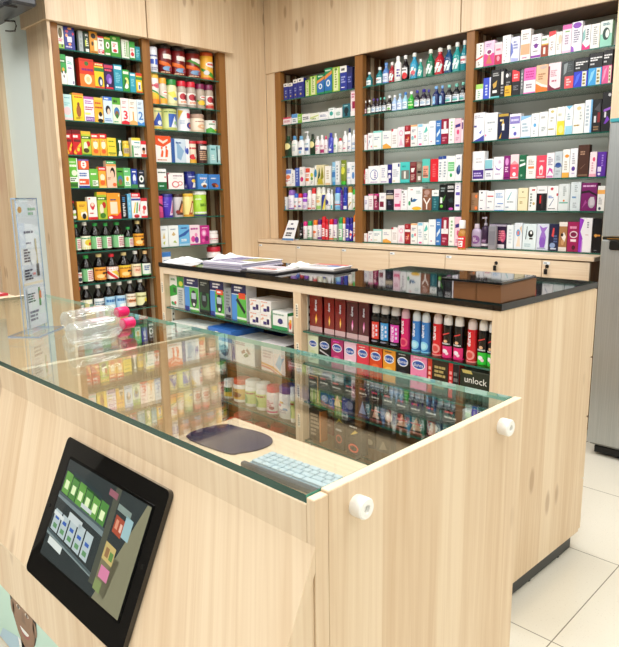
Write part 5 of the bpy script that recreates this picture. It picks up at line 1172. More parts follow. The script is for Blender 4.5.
shelf('''
363.4 368.2 196 cn f0eef4 | l .2 .4 .8 .7 3 8a7ab0;r 0 0 .1 1 2a2250 | white carton with violet edge, leftmost
368.4 373 194 cn f4eef0 | r 0 .9 1 1 e88ab0;l .2 .2 .8 .7 4 c8a8b4 | white carton with pink top edge
373.2 378.6 194 cn 8a1a4a | r .1 .7 .6 .9 e8c8d0;l .3 .15 .7 .6 4 e8b0c0;r .7 .5 1 .8 3a1020;r .3 .9 1 1 d0308a | maroon carton with pink top
379 385.6 193 cn f3f1f5 | r .1 .18 .7 .5 7a1a3a;l .3 .68 .9 .8 2 a89ab8 | white carton with maroon square
386 393.4 190 cn 15162a | r 0 .55 1 .74 c8b8a0;e .5 .88 .34 .06 3a3a4a;r .1 .8 .9 .83 d8d8e0;l .3 .25 .7 .45 3 5a5a7a | black carton with beige band
393.7 400.7 189 cn f4d8e6 | r .1 .16 .95 .3 d8407a;l .2 .6 .8 .8 2 c88aa8;r .85 .2 .95 .44 d8407a | pink carton with magenta stripe
400.9 407 190 cn f4f4f6 | l .3 .2 .7 .85 5 b0a8b4;r .1 .85 .4 .95 888 | white carton with grey lettering
407.3 421.8 187 cn f1f5f5 | p .2 .35 .45 .5 .7 .46 .5 .36 2a6aa0;e .14 .3 .08 .1 3aa06a;e .28 .45 .06 .1 1c3a5a;l .6 .7 .95 .85 2 b8c8c8;e .65 .08 .33 .075 f2c03a;l .2 .85 .4 .92 1 d88 | wide white carton with blue wave and yellow oval
422 431.1 189 cn 8a5a44 | e .5 .84 .3 .12 b8948a;p .08 .55 .2 .58 .56 .3 .48 .24 f2ece8;p .92 .55 .8 .58 .44 .3 .52 .24 f2ece8;p .44 .04 .56 .04 .57 .32 .43 .32 f2ece8;l .2 .64 .8 .7 1 e8d8d0 | brown carton with white branching shape
431.4 438.4 190 cn 1f5f6a | r 0 .7 1 1 eef2f0;l .3 .76 .8 .9 1 a8b0b0;l .3 .1 .7 .6 4 5a98a0 | teal carton with white top
438.8 446.2 184.5 cn 14181a | r .15 .28 .45 .5 e8eeec;e .35 .16 .2 .06 7ad04a;p .4 .4 .9 .6 .6 .35 4a9a3a;l .2 .7 .8 .9 2 8a9a9a | black carton with green leaf
446.4 453.9 184 cn 121216 | l .1 .82 .9 .94 2 eee;r .1 .7 .9 .76 c8c8cc;p .2 .4 .7 .5 .9 .3 .4 .3 2a3a3a;e .6 .06 .3 .05 c84ab0 | black carton with white lettering
454.2 460 182.5 cn f2f0f8 | r .2 .55 .9 .66 6a5ab8;r .2 .14 .9 .22 5a4aa8;l .3 .75 .8 .9 2 b0a8d0 | tall white carton with violet bands
''', BZ[4], 'B', 'fifth', B2)
cosmetics(98.5, BZ[5], 'lowest')

# ------------------------------------------------------------------ back wall, right bay
B3 = 'right back-wall bay'
shelf('''
474.7 482.9 43.5 cn f2f0ea | p .0 .3 .9 .4 1 .5 .0 .36 d8403a;l .55 .5 .8 .95 4 6a6a6a;l .3 .08 .6 .25 2 999 | white carton with red slash, leftmost
483.6 494 41 cn e8c8e0 | r 0 0 1 .5 d83a8a;e .5 .56 .3 .13 eeeaf0;e .5 .56 .2 .08 8a2a6a;p .2 .1 .5 .5 .8 .1 c8785a;l .2 .76 .8 .9 2 b88ac0 | pink and lilac carton with white roundel
494.2 501.5 42.5 cn f0d0da | r 0 0 1 .45 c0204a;e .5 .28 .2 .12 e8a0b0;l .2 .6 .8 .75 1 d86a8a;r 0 .88 1 1 d8d8dc | pale pink carton with crimson foot
501.8 509.8 35.5 cn f2f2f2 | l .45 .2 .6 .9 7 9a9aa0;l .2 .05 .4 .15 1 bbb | tall plain white carton with grey lettering
510.1 519 37 cn dfe2f4 | p 0 .2 .3 .4 .2 .7 0 .8 6a7ac8;l .3 .5 .8 .85 3 8a90c0;p .1 .0 .8 .0 .9 .12 .1 .18 a8b0e0 | white carton with violet-blue swirl
520 530.1 29.5 cn f2ece8 | r .05 .18 .95 .52 e0ae88;l .2 .66 .8 .88 3 b0a8a8;l .2 .05 .7 .12 1 c8a | tallest white carton with peach panel
530.4 540.2 34.5 cn f4f0f6 | e .5 .52 .2 .1 7a2a9a;e .5 .56 .3 .03 6a2a8a;r .0 .04 1 .13 8a3aa8;l .2 .72 .8 .9 2 a8a0b0;l .2 .25 .8 .35 1 aaa | white carton with purple emblem and purple stripe
540.5 547.7 36 cn f0efe8 | r 0 0 1 .6 9a3a1c;r .3 .14 .6 .46 eee8e0;r .0 .56 1 .62 d8b04a;l .1 .75 .9 .9 1 8a8 | white carton with amber-red lower half
548 554.9 31.5 cn f2f1ef | p 0 .78 1 .86 1 1 0 1 e2404a;l .3 .2 .7 .6 4 b0a8a8;r .2 .3 .4 .34 d86 | white carton with red top corner
555.1 561.2 32 cn f0ede8 | e .7 .66 .3 .2 d8c8b0;l .2 .2 .6 .5 3 bbb | white carton with beige flower
561.5 570.7 25 cn f0e2ee | r 0 .84 1 1 d86ab0;r .3 .74 .8 .78 6ab04a;l .3 .3 .7 .66 4 b09ab0;r 0 0 1 .1 f2c8e0 | white and pink carton with magenta top
570.9 581.4 22 cn f1eef6 | e .5 .88 .42 .1 8a4ab8;l .2 .3 .8 .75 6 8a88a0;p 0 0 .3 0 .25 .15 0 .22 9a5ac8 | white carton with purple oval top
581.7 589.4 25.5 cn f2f1f2 | p 0 0 1 0 1 .2 .5 .1 0 .3 e02a80;p .0 .3 .4 .5 .3 .9 .0 .7 8ab8b8;l .5 .4 .8 .85 5 3a4a5a | white carton with magenta chevron foot
589.7 599.1 24 cn f1f1ee | l .3 .15 .75 .9 9 a8a8a8;r .88 .1 .96 .9 e8dcc8 | white carton with long grey lettering
599.4 611.3 21 cn 9adcc8 | r 0 .5 1 1 e6f2ee;e .5 .5 .3 .24 24443e;e .6 .5 .16 .16 eef2f0;l .2 .82 .8 .92 2 3a7a8a | mint carton with dark oval
''', BZ[0], 'B', 'top', B3)
BT = 'l .1 .74 .95 .88 2 e8e8ea;l .1 .62 .6 .7 1 c8c8cc'
shelf(f'''
475 482.3 84.5 cn f0f2ec | r 0 .7 1 1 a8d86a;l .3 .1 .7 .6 4 8ab8a0 | white carton with lime top
482.5 490 78 cn 3a50c8 | l .3 .15 .6 .7 4 d0d8f4;r .85 0 1 1 e8ecf6 | royal blue carton
490.5 499.4 70 cn 17161a | p .2 .5 .7 .62 .6 .4 .3 .34 c8a048;l .2 .76 .9 .9 2 b0b0b0;r .2 .18 .7 .28 e8e8e8;r 0 0 1 .06 6ac0c8 | black carton with gold figure
499.6 504.2 69 cn 1a1a1e | r .2 .45 .7 .9 d8d8d4;l .2 .1 .8 .4 3 999 | slim black and white carton
504.4 511 71 cn 15151a | e .3 .82 .2 .08 eee;e .7 .84 .2 .08 6a6a6a;l .2 .3 .8 .6 3 888;r 0 0 1 .42 e8b42c;l .1 .1 .9 .3 2 a8781a | black carton with yellow lower half
511.4 519.6 70 cn 1c1c22 | p 0 .55 .9 .55 .9 .9 .3 1 0 1 e03a42;l .2 .65 .7 .85 2 f4c0c0;l .2 .2 .8 .4 3 7a7a80 | black carton with red top panel
519.8 522.8 70 cn 6a6f72 | l .3 .2 .7 .9 5 c8ccd0 | thin grey carton
523.2 535.1 68 cn f2eaf0 | r 0 .52 1 1 ea6ab8;l .15 .6 .85 .9 3 c83a90;l .2 .2 .8 .4 2 9a8a98;r 0 0 1 .06 e070b8 | pink topped white carton
535.3 547.2 65 cn e6bc98 | p 0 0 1 0 1 .14 .5 .2 0 .34 ea7a2a;p 0 .34 .5 .2 1 .14 1 .22 .5 .3 0 .44 f2e6dc;l .2 .45 .8 .7 3 b08058;e .6 .9 .3 .06 c8b0a8 | beige carton with orange swoosh
547.5 560 63 cn f0dce2 | p 0 0 1 0 1 .1 .6 .06 .3 .14 0 .3 7a1a38;r 0 0 .12 .9 8a2a48;l .2 .5 .8 .75 4 c89aa8;l .3 .3 .7 .4 1 b86a80 | pale pink carton with maroon sweep
560.4 573 61.5 cn 3a4044 | p .2 .9 .5 .95 .4 .6 .2 .5 8a9498;r .3 0 1 .45 e8525a;l .45 .1 .85 .38 3 f4c8c8;l .5 .6 .9 .9 4 5a6468 | charcoal carton with red panel
573.4 587.4 58 cn 18191f | {BT};r 0 0 1 .54 2a3cc8;r .6 .02 .9 .52 e8e6d0;l .65 .06 .85 .48 4 8a7a3a;p .05 .05 .3 .2 .5 .5 .2 .4 4a6af0 | black topped pack with royal blue pouch
588 601.6 53 cn 18191f | {BT};r 0 0 1 .54 3aa0e0;r .6 .02 .9 .52 e8e6d0;l .65 .06 .85 .48 4 8a7a3a;p .05 .05 .3 .2 .5 .5 .2 .4 8ad0f4 | black topped pack with sky blue pouch
602 611.5 50 cn 18191f | {BT};r 0 0 1 .54 e85a98;r .7 .02 .95 .52 e8e6d0;l .75 .06 .9 .48 4 8a7a3a;p .05 .05 .3 .2 .5 .5 .2 .4 f4a0c8 | black topped pack with pink pouch
''', BZ[1], 'B', 'second', B3)
shelf('''
471.4 484 113 cn f3f4f8 | p 0 0 1 0 1 .22 .6 .12 .2 .05 4a50b0;p .5 .3 .8 .4 .7 .25 6a7ac8;l .1 .8 .9 .92 2 b8b8c8;r .05 .5 .3 .56 4a4a9a | white carton with indigo foot
484.3 496.9 113 cn f2f3f6 | l .2 .6 .8 .7 1 a8b0b8;l .3 .3 .7 .45 2 b8c0c8;e .1 .2 .06 .04 d8509a | plain white carton with grey lettering
497.2 508.4 113.5 cn 1d2244 | r .05 .88 .95 .98 b8983a;p .3 .55 .5 .75 .6 .55 d8b04a;r .4 .35 .6 .6 eef0f4;p .15 .05 .3 .2 .4 .3 .3 .05 e8b83a;l .2 .68 .7 .8 1 e8d8a0 | navy carton with gold emblem
508.7 519.8 114 cn f2f0f8 | r .05 .6 .95 .9 8a80c8;l .15 .68 .85 .82 1 d8d4f0;e .55 .2 .14 .08 5a5ac0;l .3 .42 .7 .5 1 6ab;r 0 0 1 .04 e8a0b0 | white carton with violet panel
520.1 530.1 116 cn eef3f8 | p 0 .8 0 1 1 1 1 .95 8ac0ea;l .15 .25 .8 .7 3 a8c0d0;r 0 0 1 .06 a8d4ec | white carton with pale blue top
530.4 538 113.5 cn f1f4f6 | e .5 .5 .2 .08 5aaae0;l .3 .7 .7 .85 2 b8c0c8;l .3 .1 .7 .3 2 b8c0c8 | white carton with round blue dot
538.3 547 112 cn f1f3f4 | l .3 .2 .8 .4 3 98a4a8;l .2 .7 .7 .85 1 b8b8b8 | white carton with fine grey lettering
547.2 555.5 108.5 cn f2f3f1 | e .5 .88 .2 .05 c8b86a;l .1 .2 .9 .28 1 a89a5a;l .3 .5 .7 .7 2 b8b8b0 | white carton with small gold crest
555.7 564 107 cn f3f3ee | r .1 0 1 .5 ecdc3a;l .2 .65 .8 .8 1 c8c8b0;e .6 .2 .3 .14 f4ea8a | white carton with bright yellow lower half
564.2 572.1 106 cn eef5f8 | r .1 0 1 .3 9ad4ea;p .1 1 .9 1 .5 .86 7ac0e4;l .3 .5 .7 .75 3 a0b4c0 | white carton with pale blue foot and point
572.4 583.6 104 cn f2f3ef | l .1 .24 .9 .32 1 a89040;e .5 .85 .2 .06 e8c890;l .6 .45 .8 .75 3 b0b8b8 | white carton with gold line of lettering
583.8 591.4 100 cn eef3f7 5a9ad8 | r .78 0 1 1 6aaee0;l .2 .2 .6 .85 6 b0c0cc | white carton with sky blue edge
591.7 600.7 99.5 cn 17171b | p .2 .7 .8 .9 .9 .6 4a4a50;r .2 .3 .45 .5 d8d8dc;r .6 .3 .9 .6 8a1a24;l .2 .05 .8 .2 2 9a7a5a | black carton with dark red patch
601 610.8 92 cn 131318 | p .2 .5 .9 .55 .95 .62 .2 .56 9a5ad0;p .3 .2 .6 .4 .9 .3 .5 .2 7a3ac0;r .3 .36 .5 .5 e0dce4;e .75 .92 .16 .04 c8c8cc | tall black carton with violet swirls
''', BZ[2], 'B', 'third', B3)
shelf('''
470.2 484 151.5 cn f3f3f7 | r .06 .05 .95 .36 4a2a88;l .15 .12 .85 .28 2 c8b8e8;l .3 .6 .8 .66 1 b0b0b8;l .3 .72 .8 .76 1 b0b0b8 | white carton with deep purple foot
484.3 492.4 159 cn eef0f6 | r 0 .55 .9 .95 8ac8d4;r 0 .46 1 .54 3a2a78;l .2 .15 .8 .35 2 9a9ab0 | white carton with teal panel over purple line
492.7 502.9 157 cn f4f2f7 | p .1 .7 .3 .45 .6 .4 .9 .6 .6 .46 .3 .52 8a5ac0;l .2 .22 .8 .28 1 a07ab8;l .5 .7 .8 .85 2 c8a8d0 | white carton with violet arc
503.1 509.4 156 cn 8a1f78 | e .5 .75 .3 .16 d88ad0;l .25 .3 .75 .55 3 f0d0ea;r .1 .06 .9 .1 5a1050;r .4 .62 .6 .9 e0a8dc | magenta purple carton with pale flare
509.7 518 154.5 cn f4dce0 | r 0 .1 1 .6 e8526a;p 0 .6 .5 .75 1 .6 f0a0a8;e .5 .2 .2 .08 fff;l .3 .4 .7 .5 1 fbd;r 0 0 1 .05 c83a50 | white carton with coral red band
518.3 525.3 155 cn 1f6a48 | l .15 .72 .85 .82 1 c8e4d4;p .1 .5 .9 .58 .9 .68 .1 .6 eef4f0;e .4 .15 .14 .05 8ac0a0 | dark green carton with white slash
525.5 535.3 156 cn f4f2ee | r .2 .44 .8 .54 ee8a4a;l .2 .6 .8 .85 4 b8b0a8;l .3 .2 .7 .35 2 c8c0b8 | white carton with small orange bar
535.6 545.4 155.5 cn ea4a62 | p .35 .15 .65 .15 .7 .5 .5 .58 .3 .45 f6e4e6;l .3 .7 .8 .8 1 f8c0c8;e .5 .3 .1 .1 ea4a62;r .1 .04 .9 .1 f4b8c0 | coral red carton with white shape
545.7 553.5 153 cn f2edf3 | p .1 .1 .5 .3 .9 .15 .8 .35 .4 .42 c84aa0;l .2 .5 .8 .85 5 9a94a8;r .1 .02 .9 .1 d88ac0 | white carton with magenta strokes
553.7 561.3 151.5 cn c8d2d8 | e .5 .48 .4 .1 2a4a90;r .0 .42 1 .46 4a6aa8;l .2 .65 .8 .85 3 98a4b0;l .2 .1 .8 .3 2 a8b4bc | silver grey carton with blue ring
561.7 568.9 149.5 cn f3f2ee | r 0 0 1 .18 f0b04a;e .6 .76 .3 .06 ee9a3a;l .3 .25 .7 .6 4 c0b8a8 | white carton with orange foot
569.1 576.8 148.5 cn f3f2f6 | e .5 .3 .24 .08 5a3a98;l .3 .45 .7 .85 5 a8a8b4;r .3 .12 .7 .16 c8b8d8 | white carton with violet emblem
577 588.3 145 cn 4a2c22 2a1812 | l .2 .68 .7 .82 2 b08a70;p .3 .25 .7 .4 .72 .42 .3 .28 8a6a58;r .05 .04 .95 .08 8a6a50 | large dark brown carton
588.6 595.7 152 cn f6e4e8 | e .6 .7 .2 .09 e05a7a;l .3 .2 .6 .6 4 d8a0b0;r 0 0 1 .12 f0a8bc | pale pink carton with rose dot
596 605 152 cn 5a2aa0 | l .5 .4 .7 .9 5 a88ad8;r .1 .2 .5 .4 e6dcf4;e .3 .1 .16 .05 e8e0f4 | violet carton, rightmost
''', BZ[3], 'B', 'fourth', B3)
shelf('''
469.2 477.6 193 cn 9a7658 | e .72 .8 .16 .1 ee7a3a;e .72 .14 .2 .1 ee7a3a;l .1 .3 .5 .6 3 7a5a40 | brown kraft carton with orange spots
478 485.7 190.5 cn f3f2f4 | r .3 .85 .5 .93 3a3a44;l .2 .48 .8 .54 1 6a5a6a;r .2 .08 .5 .12 3a3a6a;r .85 .1 1 .9 e8e4ee | white carton with small black mark
485.9 493.5 191 cn f4f3f4 | r .1 .7 .9 .76 c8283c;l .2 .4 .8 .5 1 9a9aa4;l .1 .1 .5 .2 1 aab | white carton with red bar
493.7 503.6 190 cn eef2f8 | l .15 .6 .85 .85 4 8ab0dc;r .3 .32 .9 .36 5a8ad0;l .15 .15 .7 .25 1 a8b0c0;r 0 0 1 .03 6aa0dc | white carton with light blue lettering
503.9 516.7 189 cn eff4f7 | p .2 .5 .5 .85 .55 .85 .3 .5 7ac0cc;l .2 .36 .7 .44 1 8a949c;l .1 .12 .4 .2 1 7a90b0;r .86 0 1 1 dfe6ea | large white carton with pale teal stroke
517.2 526.8 188 cn f3e6c0 | l .4 .78 .6 .86 1 8a7a4a;r .1 .56 .8 .58 b0984a;l .2 .3 .5 .42 2 a8904a | cream carton
527.9 535.6 187 cn f2f2f0 | r .4 .84 .8 .9 c8303a;l .2 .15 .5 .75 5 7a8a80;e .7 .3 .16 .06 c8b070 | white carton with grey and red marks
535.9 546.2 186 cn f1f0f2 | r 0 0 1 .7 141218;r .3 .3 .6 .62 d8282c;r .45 .1 .65 .7 30282c;l .2 .8 .8 .86 1 999 | black carton with white top and red stroke
546.6 557.3 186 cn f2f2f4 | e .4 .88 .14 .06 c84050;p .2 .2 .6 .5 .65 .48 .26 .18 8a9ab0;l .1 .5 .6 .62 2 5a80c0;r .85 .6 1 .7 b82a3a;l .1 .06 .8 .12 1 999 | white carton with blue lettering and red tab
557.6 569 184 cn dfe6e6 | r .1 .28 .9 .32 3aa08a;l .4 .55 .7 .92 5 a0a8a8;e .5 .38 .08 .04 e8884a;r .86 0 1 1 c8d0d0 | pale silver carton with teal line
569.5 579.9 182 cn d8e2e6 | l .2 .42 .8 .52 1 5a90c0;l .4 .65 .7 .9 4 a8b4b8;l .3 .1 .7 .3 3 b0bcc0 | tall silver white carton with blue lettering
580.2 596 183 cn 7a1f66 4a103c | l .1 .84 .9 .94 1 e0b0d8;p 0 .62 .5 .66 1 .52 1 .58 .5 .74 0 .7 1c1018;e .7 .3 .22 .2 b8b0b8;r .6 .2 .85 .5 d0c8d0;p .1 .1 .4 .3 .3 .4 a84a94 | large purple carton with silver jar picture
596.3 603.8 186 cn f2f2ef | r 0 .68 1 .84 f2b05a;e .4 .1 .18 .06 2a3a5a;l .2 .25 .7 .55 4 b8b8b8 | white carton with orange band
''', BZ[4], 'B', 'fifth', B3)
shelf('''
469.8 479.6 224 lo b8a8c4 d8ccd8 | e .5 .45 .36 .3 8a5a98;l .3 .3 .7 .6 3 e8dcec;r 0 0 1 .1 c8bcd0 | rounded lilac bottle
480 487.4 217 pu 3c2a44 b8b0bc | r .1 .1 .9 .5 3a2240;l .2 .2 .8 .4 2 b090b8;r 0 0 1 .14 e4dce8 | dark purple pump bottle
488.6 505.7 224 cn 2c1a38 3a2a44 | r .0 .9 1 .98 a8a0b0;e .8 .5 .16 .25 c8507a;l .55 .3 .9 .75 5 e88a9a;r .5 0 .9 .16 e8e2ec;p .1 .7 .3 .85 .4 .7 c89a7a | wide black and purple carton behind a grey tube
506 513.3 225 cn e6eef2 | l .3 .2 .7 .85 5 c8d4dc;r .85 0 1 1 d0dce4 | icy white carton
513.5 521.5 223 cn e2eaf2 | e .5 .62 .26 .14 6aa0d0;e .5 .62 .12 .08 e87a6a;p .3 .1 .5 .5 .7 .5 .8 .1 ecd8c4;p .7 .8 .9 .9 .95 .6 d8b890 | pale blue carton with peach figure
522 535.5 224 cn dcebf0 | e .6 .62 .2 .14 17181c;r .5 .4 .75 .46 1a1a1e;e .62 .66 .08 .06 eef2f4;p .2 .4 .3 .9 .34 .9 .26 .4 2a3a44;l .15 .1 .7 .25 2 b0ccd4 | wide pale blue pack with black mark
535.8 547.9 224 cn d4dcec | p .3 .1 .7 .1 .8 .5 .65 .7 .9 .9 .5 .85 .2 .95 .4 .7 .25 .45 9a70c8;e .5 .3 .26 .2 8a5ac0;l .1 .05 .9 .1 1 8a8ab0 | pale carton with lavender figure
548.3 557.8 224 cn 1f2444 | p .25 .55 .4 .85 .55 .85 .5 .5 d8484a;e .4 .2 .3 .1 8aa0c8;r .2 .05 .8 .1 c8d0e0;l .5 .3 .9 .6 3 5a6a98 | navy carton with red drop
558.1 566.3 222 cn a8794e | r 0 .85 1 1 e8e2dc;p .3 .5 .6 .66 .9 .5 .7 .3 eee8e0;e .4 .56 .16 .06 2a1c14;r 0 0 1 .14 e4dcd4;e .5 .3 .2 .1 c89a6a | brown carton with white cup picture
566.6 578 222 cn a02058 | e .55 .58 .36 .12 e6d4dc;e .55 .58 .28 .08 7a1a44;r .3 .34 .8 .42 f2dce4;e .6 .14 .16 .08 4a1028;l .2 .75 .8 .88 1 e8a0c0 | magenta carton with silver oval
578.3 591.2 218 cn f3f2f6 | p 0 0 .2 0 .3 .4 .1 .6 .35 .95 0 1 9a3ac8;p .2 0 .3 0 .32 .3 .24 .4 c890e0;l .6 .7 .75 .9 3 8a8a98;r .5 .5 .75 .52 d8b0b8 | white carton with violet wave
591.5 600.6 218.5 cn 0e0d12 | r .2 .48 .9 .53 c8883a;e .4 .5 .12 .05 e0a050;r .3 .06 .6 .08 8a8a90 | black carton with gold mark
''', BZ[5], 'B', 'lowest', B3)
gt_ = MB(); gt_.cbox(-.028, -.012, 0, .028, .012, .155, M('8a8a92', .3), .004); gt_.box(-.02, -.0122, .03, .02, -.012, .12, M('7a7a84'))
P = at(493.5, 245, 1, BY+.0); o = gt_.build('tube', None, (P.x, BY-.005+.012-.02, BZ[5]-.009)); tag(o, 'small grey box before the wide black and purple carton, right back-wall bay', 'box')

# ------------------------------------------------------------------ island shelves, left bay
I1 = 'left island bay'
OT = 'r 0 .72 1 1 1c1f5e;l .2 .78 .85 .94 2 f2f2f8;r 0 0 .36 .7 4a90dc;r .36 0 1 .7 5ab848;e .66 .36 .22 .26 15182a;r .5 .36 .82 .54 b8c4d0;e .66 .2 .08 .05 eee;r .0 0 .3 .12 2a3a90;r .35 .04 1 .1 e8f4e0'
shelf(f'''
166.9 177.6 274 cn f1f4ee | p 0 .3 1 .4 1 .66 .5 .7 0 .62 2fa038;r .5 .45 .85 .6 1c5a2a;l .2 .8 .8 .9 1 8a8;e .3 .12 .16 .05 3aa048;e .7 .14 .14 .05 d84a4a;p .2 .06 .5 .16 .8 .06 4aa878 | white carton with green sash
177.9 184.4 277 cn c8ccca | r 0 .66 1 1 3fa040;e .6 .78 .3 .08 d8d84a;l .2 .1 .8 .6 7 8a9494 | grey carton with green top
185.2 199 277 cn f2f4f8 dfe3ec | {OT} | navy topped meter carton without a red badge
199.4 209.8 279.5 cn 14201a | r .1 .1 .95 .6 2a6a34;e .5 .4 .3 .24 10161a;r .35 .36 .65 .52 6a7a80;l .2 .8 .8 .92 2 a8b0a8 | black and green meter carton
210.6 224.4 280 cn f2f4f8 dfe3ec | {OT};r .48 .62 .96 .76 e8502a;l .55 .65 .9 .73 1 fff | navy topped meter carton with a red badge
225.4 231.6 288 cn 9aa2a8 | l .2 .3 .8 .9 6 6a727a;e .7 .3 .2 .1 2a2a6a;r .1 .02 .9 .12 1a1a2a | short grey carton between two meter cartons
232 246.6 283 cn f2f4f8 dfe3ec | r 0 .72 1 1 1c1f5e;l .2 .78 .85 .94 2 f2f2f8;r 0 0 .36 .7 4a90dc;r .36 0 1 .7 5ab848;r .5 .6 .95 .76 e8502a;p .3 .55 .42 .62 .95 .28 .86 .2 14161c;r .35 .04 1 .1 e8f4e0 | navy topped carton with black lancing pen
''', IZ_L[0], 'I', 'top', I1)
def island_box(x0, x1, yt, z, d, cols, dec, lb, off=.02, kind='cn', cat='box', grp='cartons in the left island bay', hh=None):
    P = off
    a0 = isl_at(x0, yt+12, P)[0]; a1 = isl_at(x1, yt+12, P)[0]; zt = isl_at((x0+x1)/2, yt, P)[1]
    h = hh or zt-z
    p = isl((a0+a1)/2, P+d/2); o = product(kind, a1-a0-.001, h, cols, dec, (p.x, p.y, z), ITH, d); tag(o, lb, cat, grp); return h
PB = 'r .62 .2 .86 .62 2a1c5a;r .3 .16 .6 .4 3a2a7a;r 0 .8 1 1 efeeee;l .1 .84 .7 .94 1 e08a6a;p .05 .5 .3 .75 .4 .6 .2 .5 e8b098'
h1 = island_box(249.7, 260, 312, IZ_L[0]+.0002, .13, ['f4f2f0', 'e4e2de'], PB, 'lower left of four small white cartons in the left island bay')
island_box(260.3, 271, 314.5, IZ_L[0]+.0002, .13, ['f4f2f0', 'e4e2de'], PB, 'lower right of four small white cartons in the left island bay', hh=h1)
island_box(249.7, 260, 296, IZ_L[0]+h1+.0008, .13, ['f4f2f0', 'e4e2de'], PB, 'upper left of four small white cartons in the left island bay', hh=h1)
island_box(260.3, 271, 298, IZ_L[0]+h1+.0008, .13, ['f4f2f0', 'e4e2de'], PB, 'upper right of four small white cartons in the left island bay', hh=h1)
island_box(272, 287.5, 312, IZ_L[0]+.0002, .10, ['f0f3f2', '3a9a5a'], 'r 0 0 1 .2 2f9a5a;e .55 .48 .16 .16 2a2a6a;p .35 .4 .55 .6 .75 .4 3a3a80;l .1 .78 .8 .9 1 8a9;r 0 0 .06 1 3aa060', 'white and green carton beside the four small white cartons')
island_box(288.3, 292.3, 317, IZ_L[0]+.0002, .06, ['f4eee6'], 'e .5 .5 .4 .2 e8703a;e .5 .3 .3 .14 d83a3a;e .6 .7 .3 .12 e8b83a', 'tiny white and orange carton against the island divider')
# second shelf
for k, (x0, x1, y) in enumerate(((171.5, 179, 322), (179.4, 188, 323), (188.4, 196, 324.5), (196.4, 207, 326))):
    island_box(x0, x1, y, IZ_L[1]+.0002, .12, ['e6ece8', 'd8dedb'], f'l .2 .3 .8 .7 {2+k} a0aaa8;r .1 .8 .9 .9 c8d4d0', ['leftmost of four whitish cartons on second shelf, left island bay', 'second from left of four whitish cartons on second shelf, left island bay', 'third from left of four whitish cartons on second shelf, left island bay', 'whitish carton touching the big blue carton on second shelf, left island bay'][k])
island_box(208.6, 231.5, 329, IZ_L[1]+.0002, .20, ['3a78d0', '3a78d0'], 'r 0 0 1 .6 d8e4ec;e .35 .35 .22 .2 8a9aa8;e .7 .3 .18 .2 4a6a8a;T OMRON .4 .8 .16 f0f4fa;r .1 .05 .5 .12 6a8ab0', 'big blue and white carton on second shelf, left island bay')
island_box(232.5, 254.5, 340, IZ_L[1]+.0002, .17, ['eef1f0', 'a9b8c6'], 'p .4 .5 .55 .62 .6 .5 .45 .4 8a4a3a;p .5 .35 .65 .5 .75 .4 .6 .28 4a7a4a;p .62 .6 .7 .68 .85 .5 .75 .42 9a7a6a;r .04 .1 .1 .6 4a6ab8;l .15 .75 .6 .9 2 b87a8a;l .04 .6 .12 .9 4 5a7ac0', 'white carton with small picture on second shelf, left island bay')
island_box(250.5, 268, 330, IZ_L[1]+.0002, .13, ['2f3f9a', '2a3888'], 'l .2 .4 .8 .7 1 d8e0f4', 'navy blue carton at the back of the second shelf, left island bay', off=.232)
island_box(261, 285, 344, IZ_L[1]+.0002, .19, ['f0e8ea', '3a3238'], 'p .6 .3 .75 .6 .8 .7 .85 .55 .98 .6 .85 .35 .8 .1 8ac0e4;p 0 .2 .4 .16 .8 0 .9 0 .5 .22 0 .28 e8a84a;p 0 .12 .4 .08 .6 0 .7 0 .4 .14 0 .18 d8705a;l .1 .45 .5 .75 3 c8b0b8;l .1 .85 .6 .95 1 c83a4a', 'white and pink carton with blue bird on second shelf, left island bay')
island_box(286, 292, 347, IZ_L[1]+.0002, .14, ['2a2428', '3a2a2e'], 'r .1 .2 .9 .6 7a2a3a;l .2 .7 .8 .9 2 888', 'narrow dark carton by the divider on second shelf, left island bay')
# jars behind the glass
def ijar(x0, x1, yt, z, cols, dec, lb, off=.03, grp='supplement jars in the left island bay'):
    P = off
    a0 = isl_at(x0, yt+12, P)[0]; a1 = isl_at(x1, yt+12, P)[0]; w = a1-a0-.001; zt = isl_at((x0+x1)/2, yt+1.5, P+w/2)[1]
    p = isl((a0+a1)/2, P+w/2); o = product('jr', w, zt-z, cols, dec, (p.x, p.y, z), ITH); tag(o, lb, 'jar', grp)
AM = 'r 0 .12 1 .88 e0b84a;e .5 .45 .3 .2 8a4a2a;e .3 .5 .2 .16 6a6a1a;l .2 .72 .8 .84 1 7a3a1a'
GL = 'r 0 .1 1 .9 cfdf8a;e .35 .35 .2 .3 5a9a3a;l .3 .68 .9 .84 1 a8402a;p .1 .12 .3 .5 .45 .2 3a7a34'
ijar(221, 228.3, 376, IZ_L[2]+.0002, ['f0f2ee', 'f4f4f0'], 'r 0 .1 1 .5 e8c84a;r 0 .5 1 .9 2f7a44', 'white jar with green and yellow label beside the wooden divider')
ijar(228.7, 240.6, 374, IZ_L[2]+.0002, ['f0f2ee', 'd8402c'], AM, 'white jar with red lid and amber label')
ijar(241, 251.8, 376, IZ_L[2]+.0002, ['f2f4f0', 'f2f4f0'], GL, 'white jar with green label next to the amber labelled jar')
ijar(252.2, 262.4, 379, IZ_L[2]+.0002, ['f2f4f0', 'f2f4f0'], GL, 'white jar with green label next to the pink lidded jar')
ijar(262.7, 273, 382, IZ_L[2]+.0002, ['f4f0f0', 'e0405a'], 'r 0 0 1 .1 e0508a;e .5 .5 .36 .26 f6e8ec;l .2 .3 .8 .75 4 c86a80;e .7 .3 .14 .1 9a3a5a', 'white jar with pink-red lid')
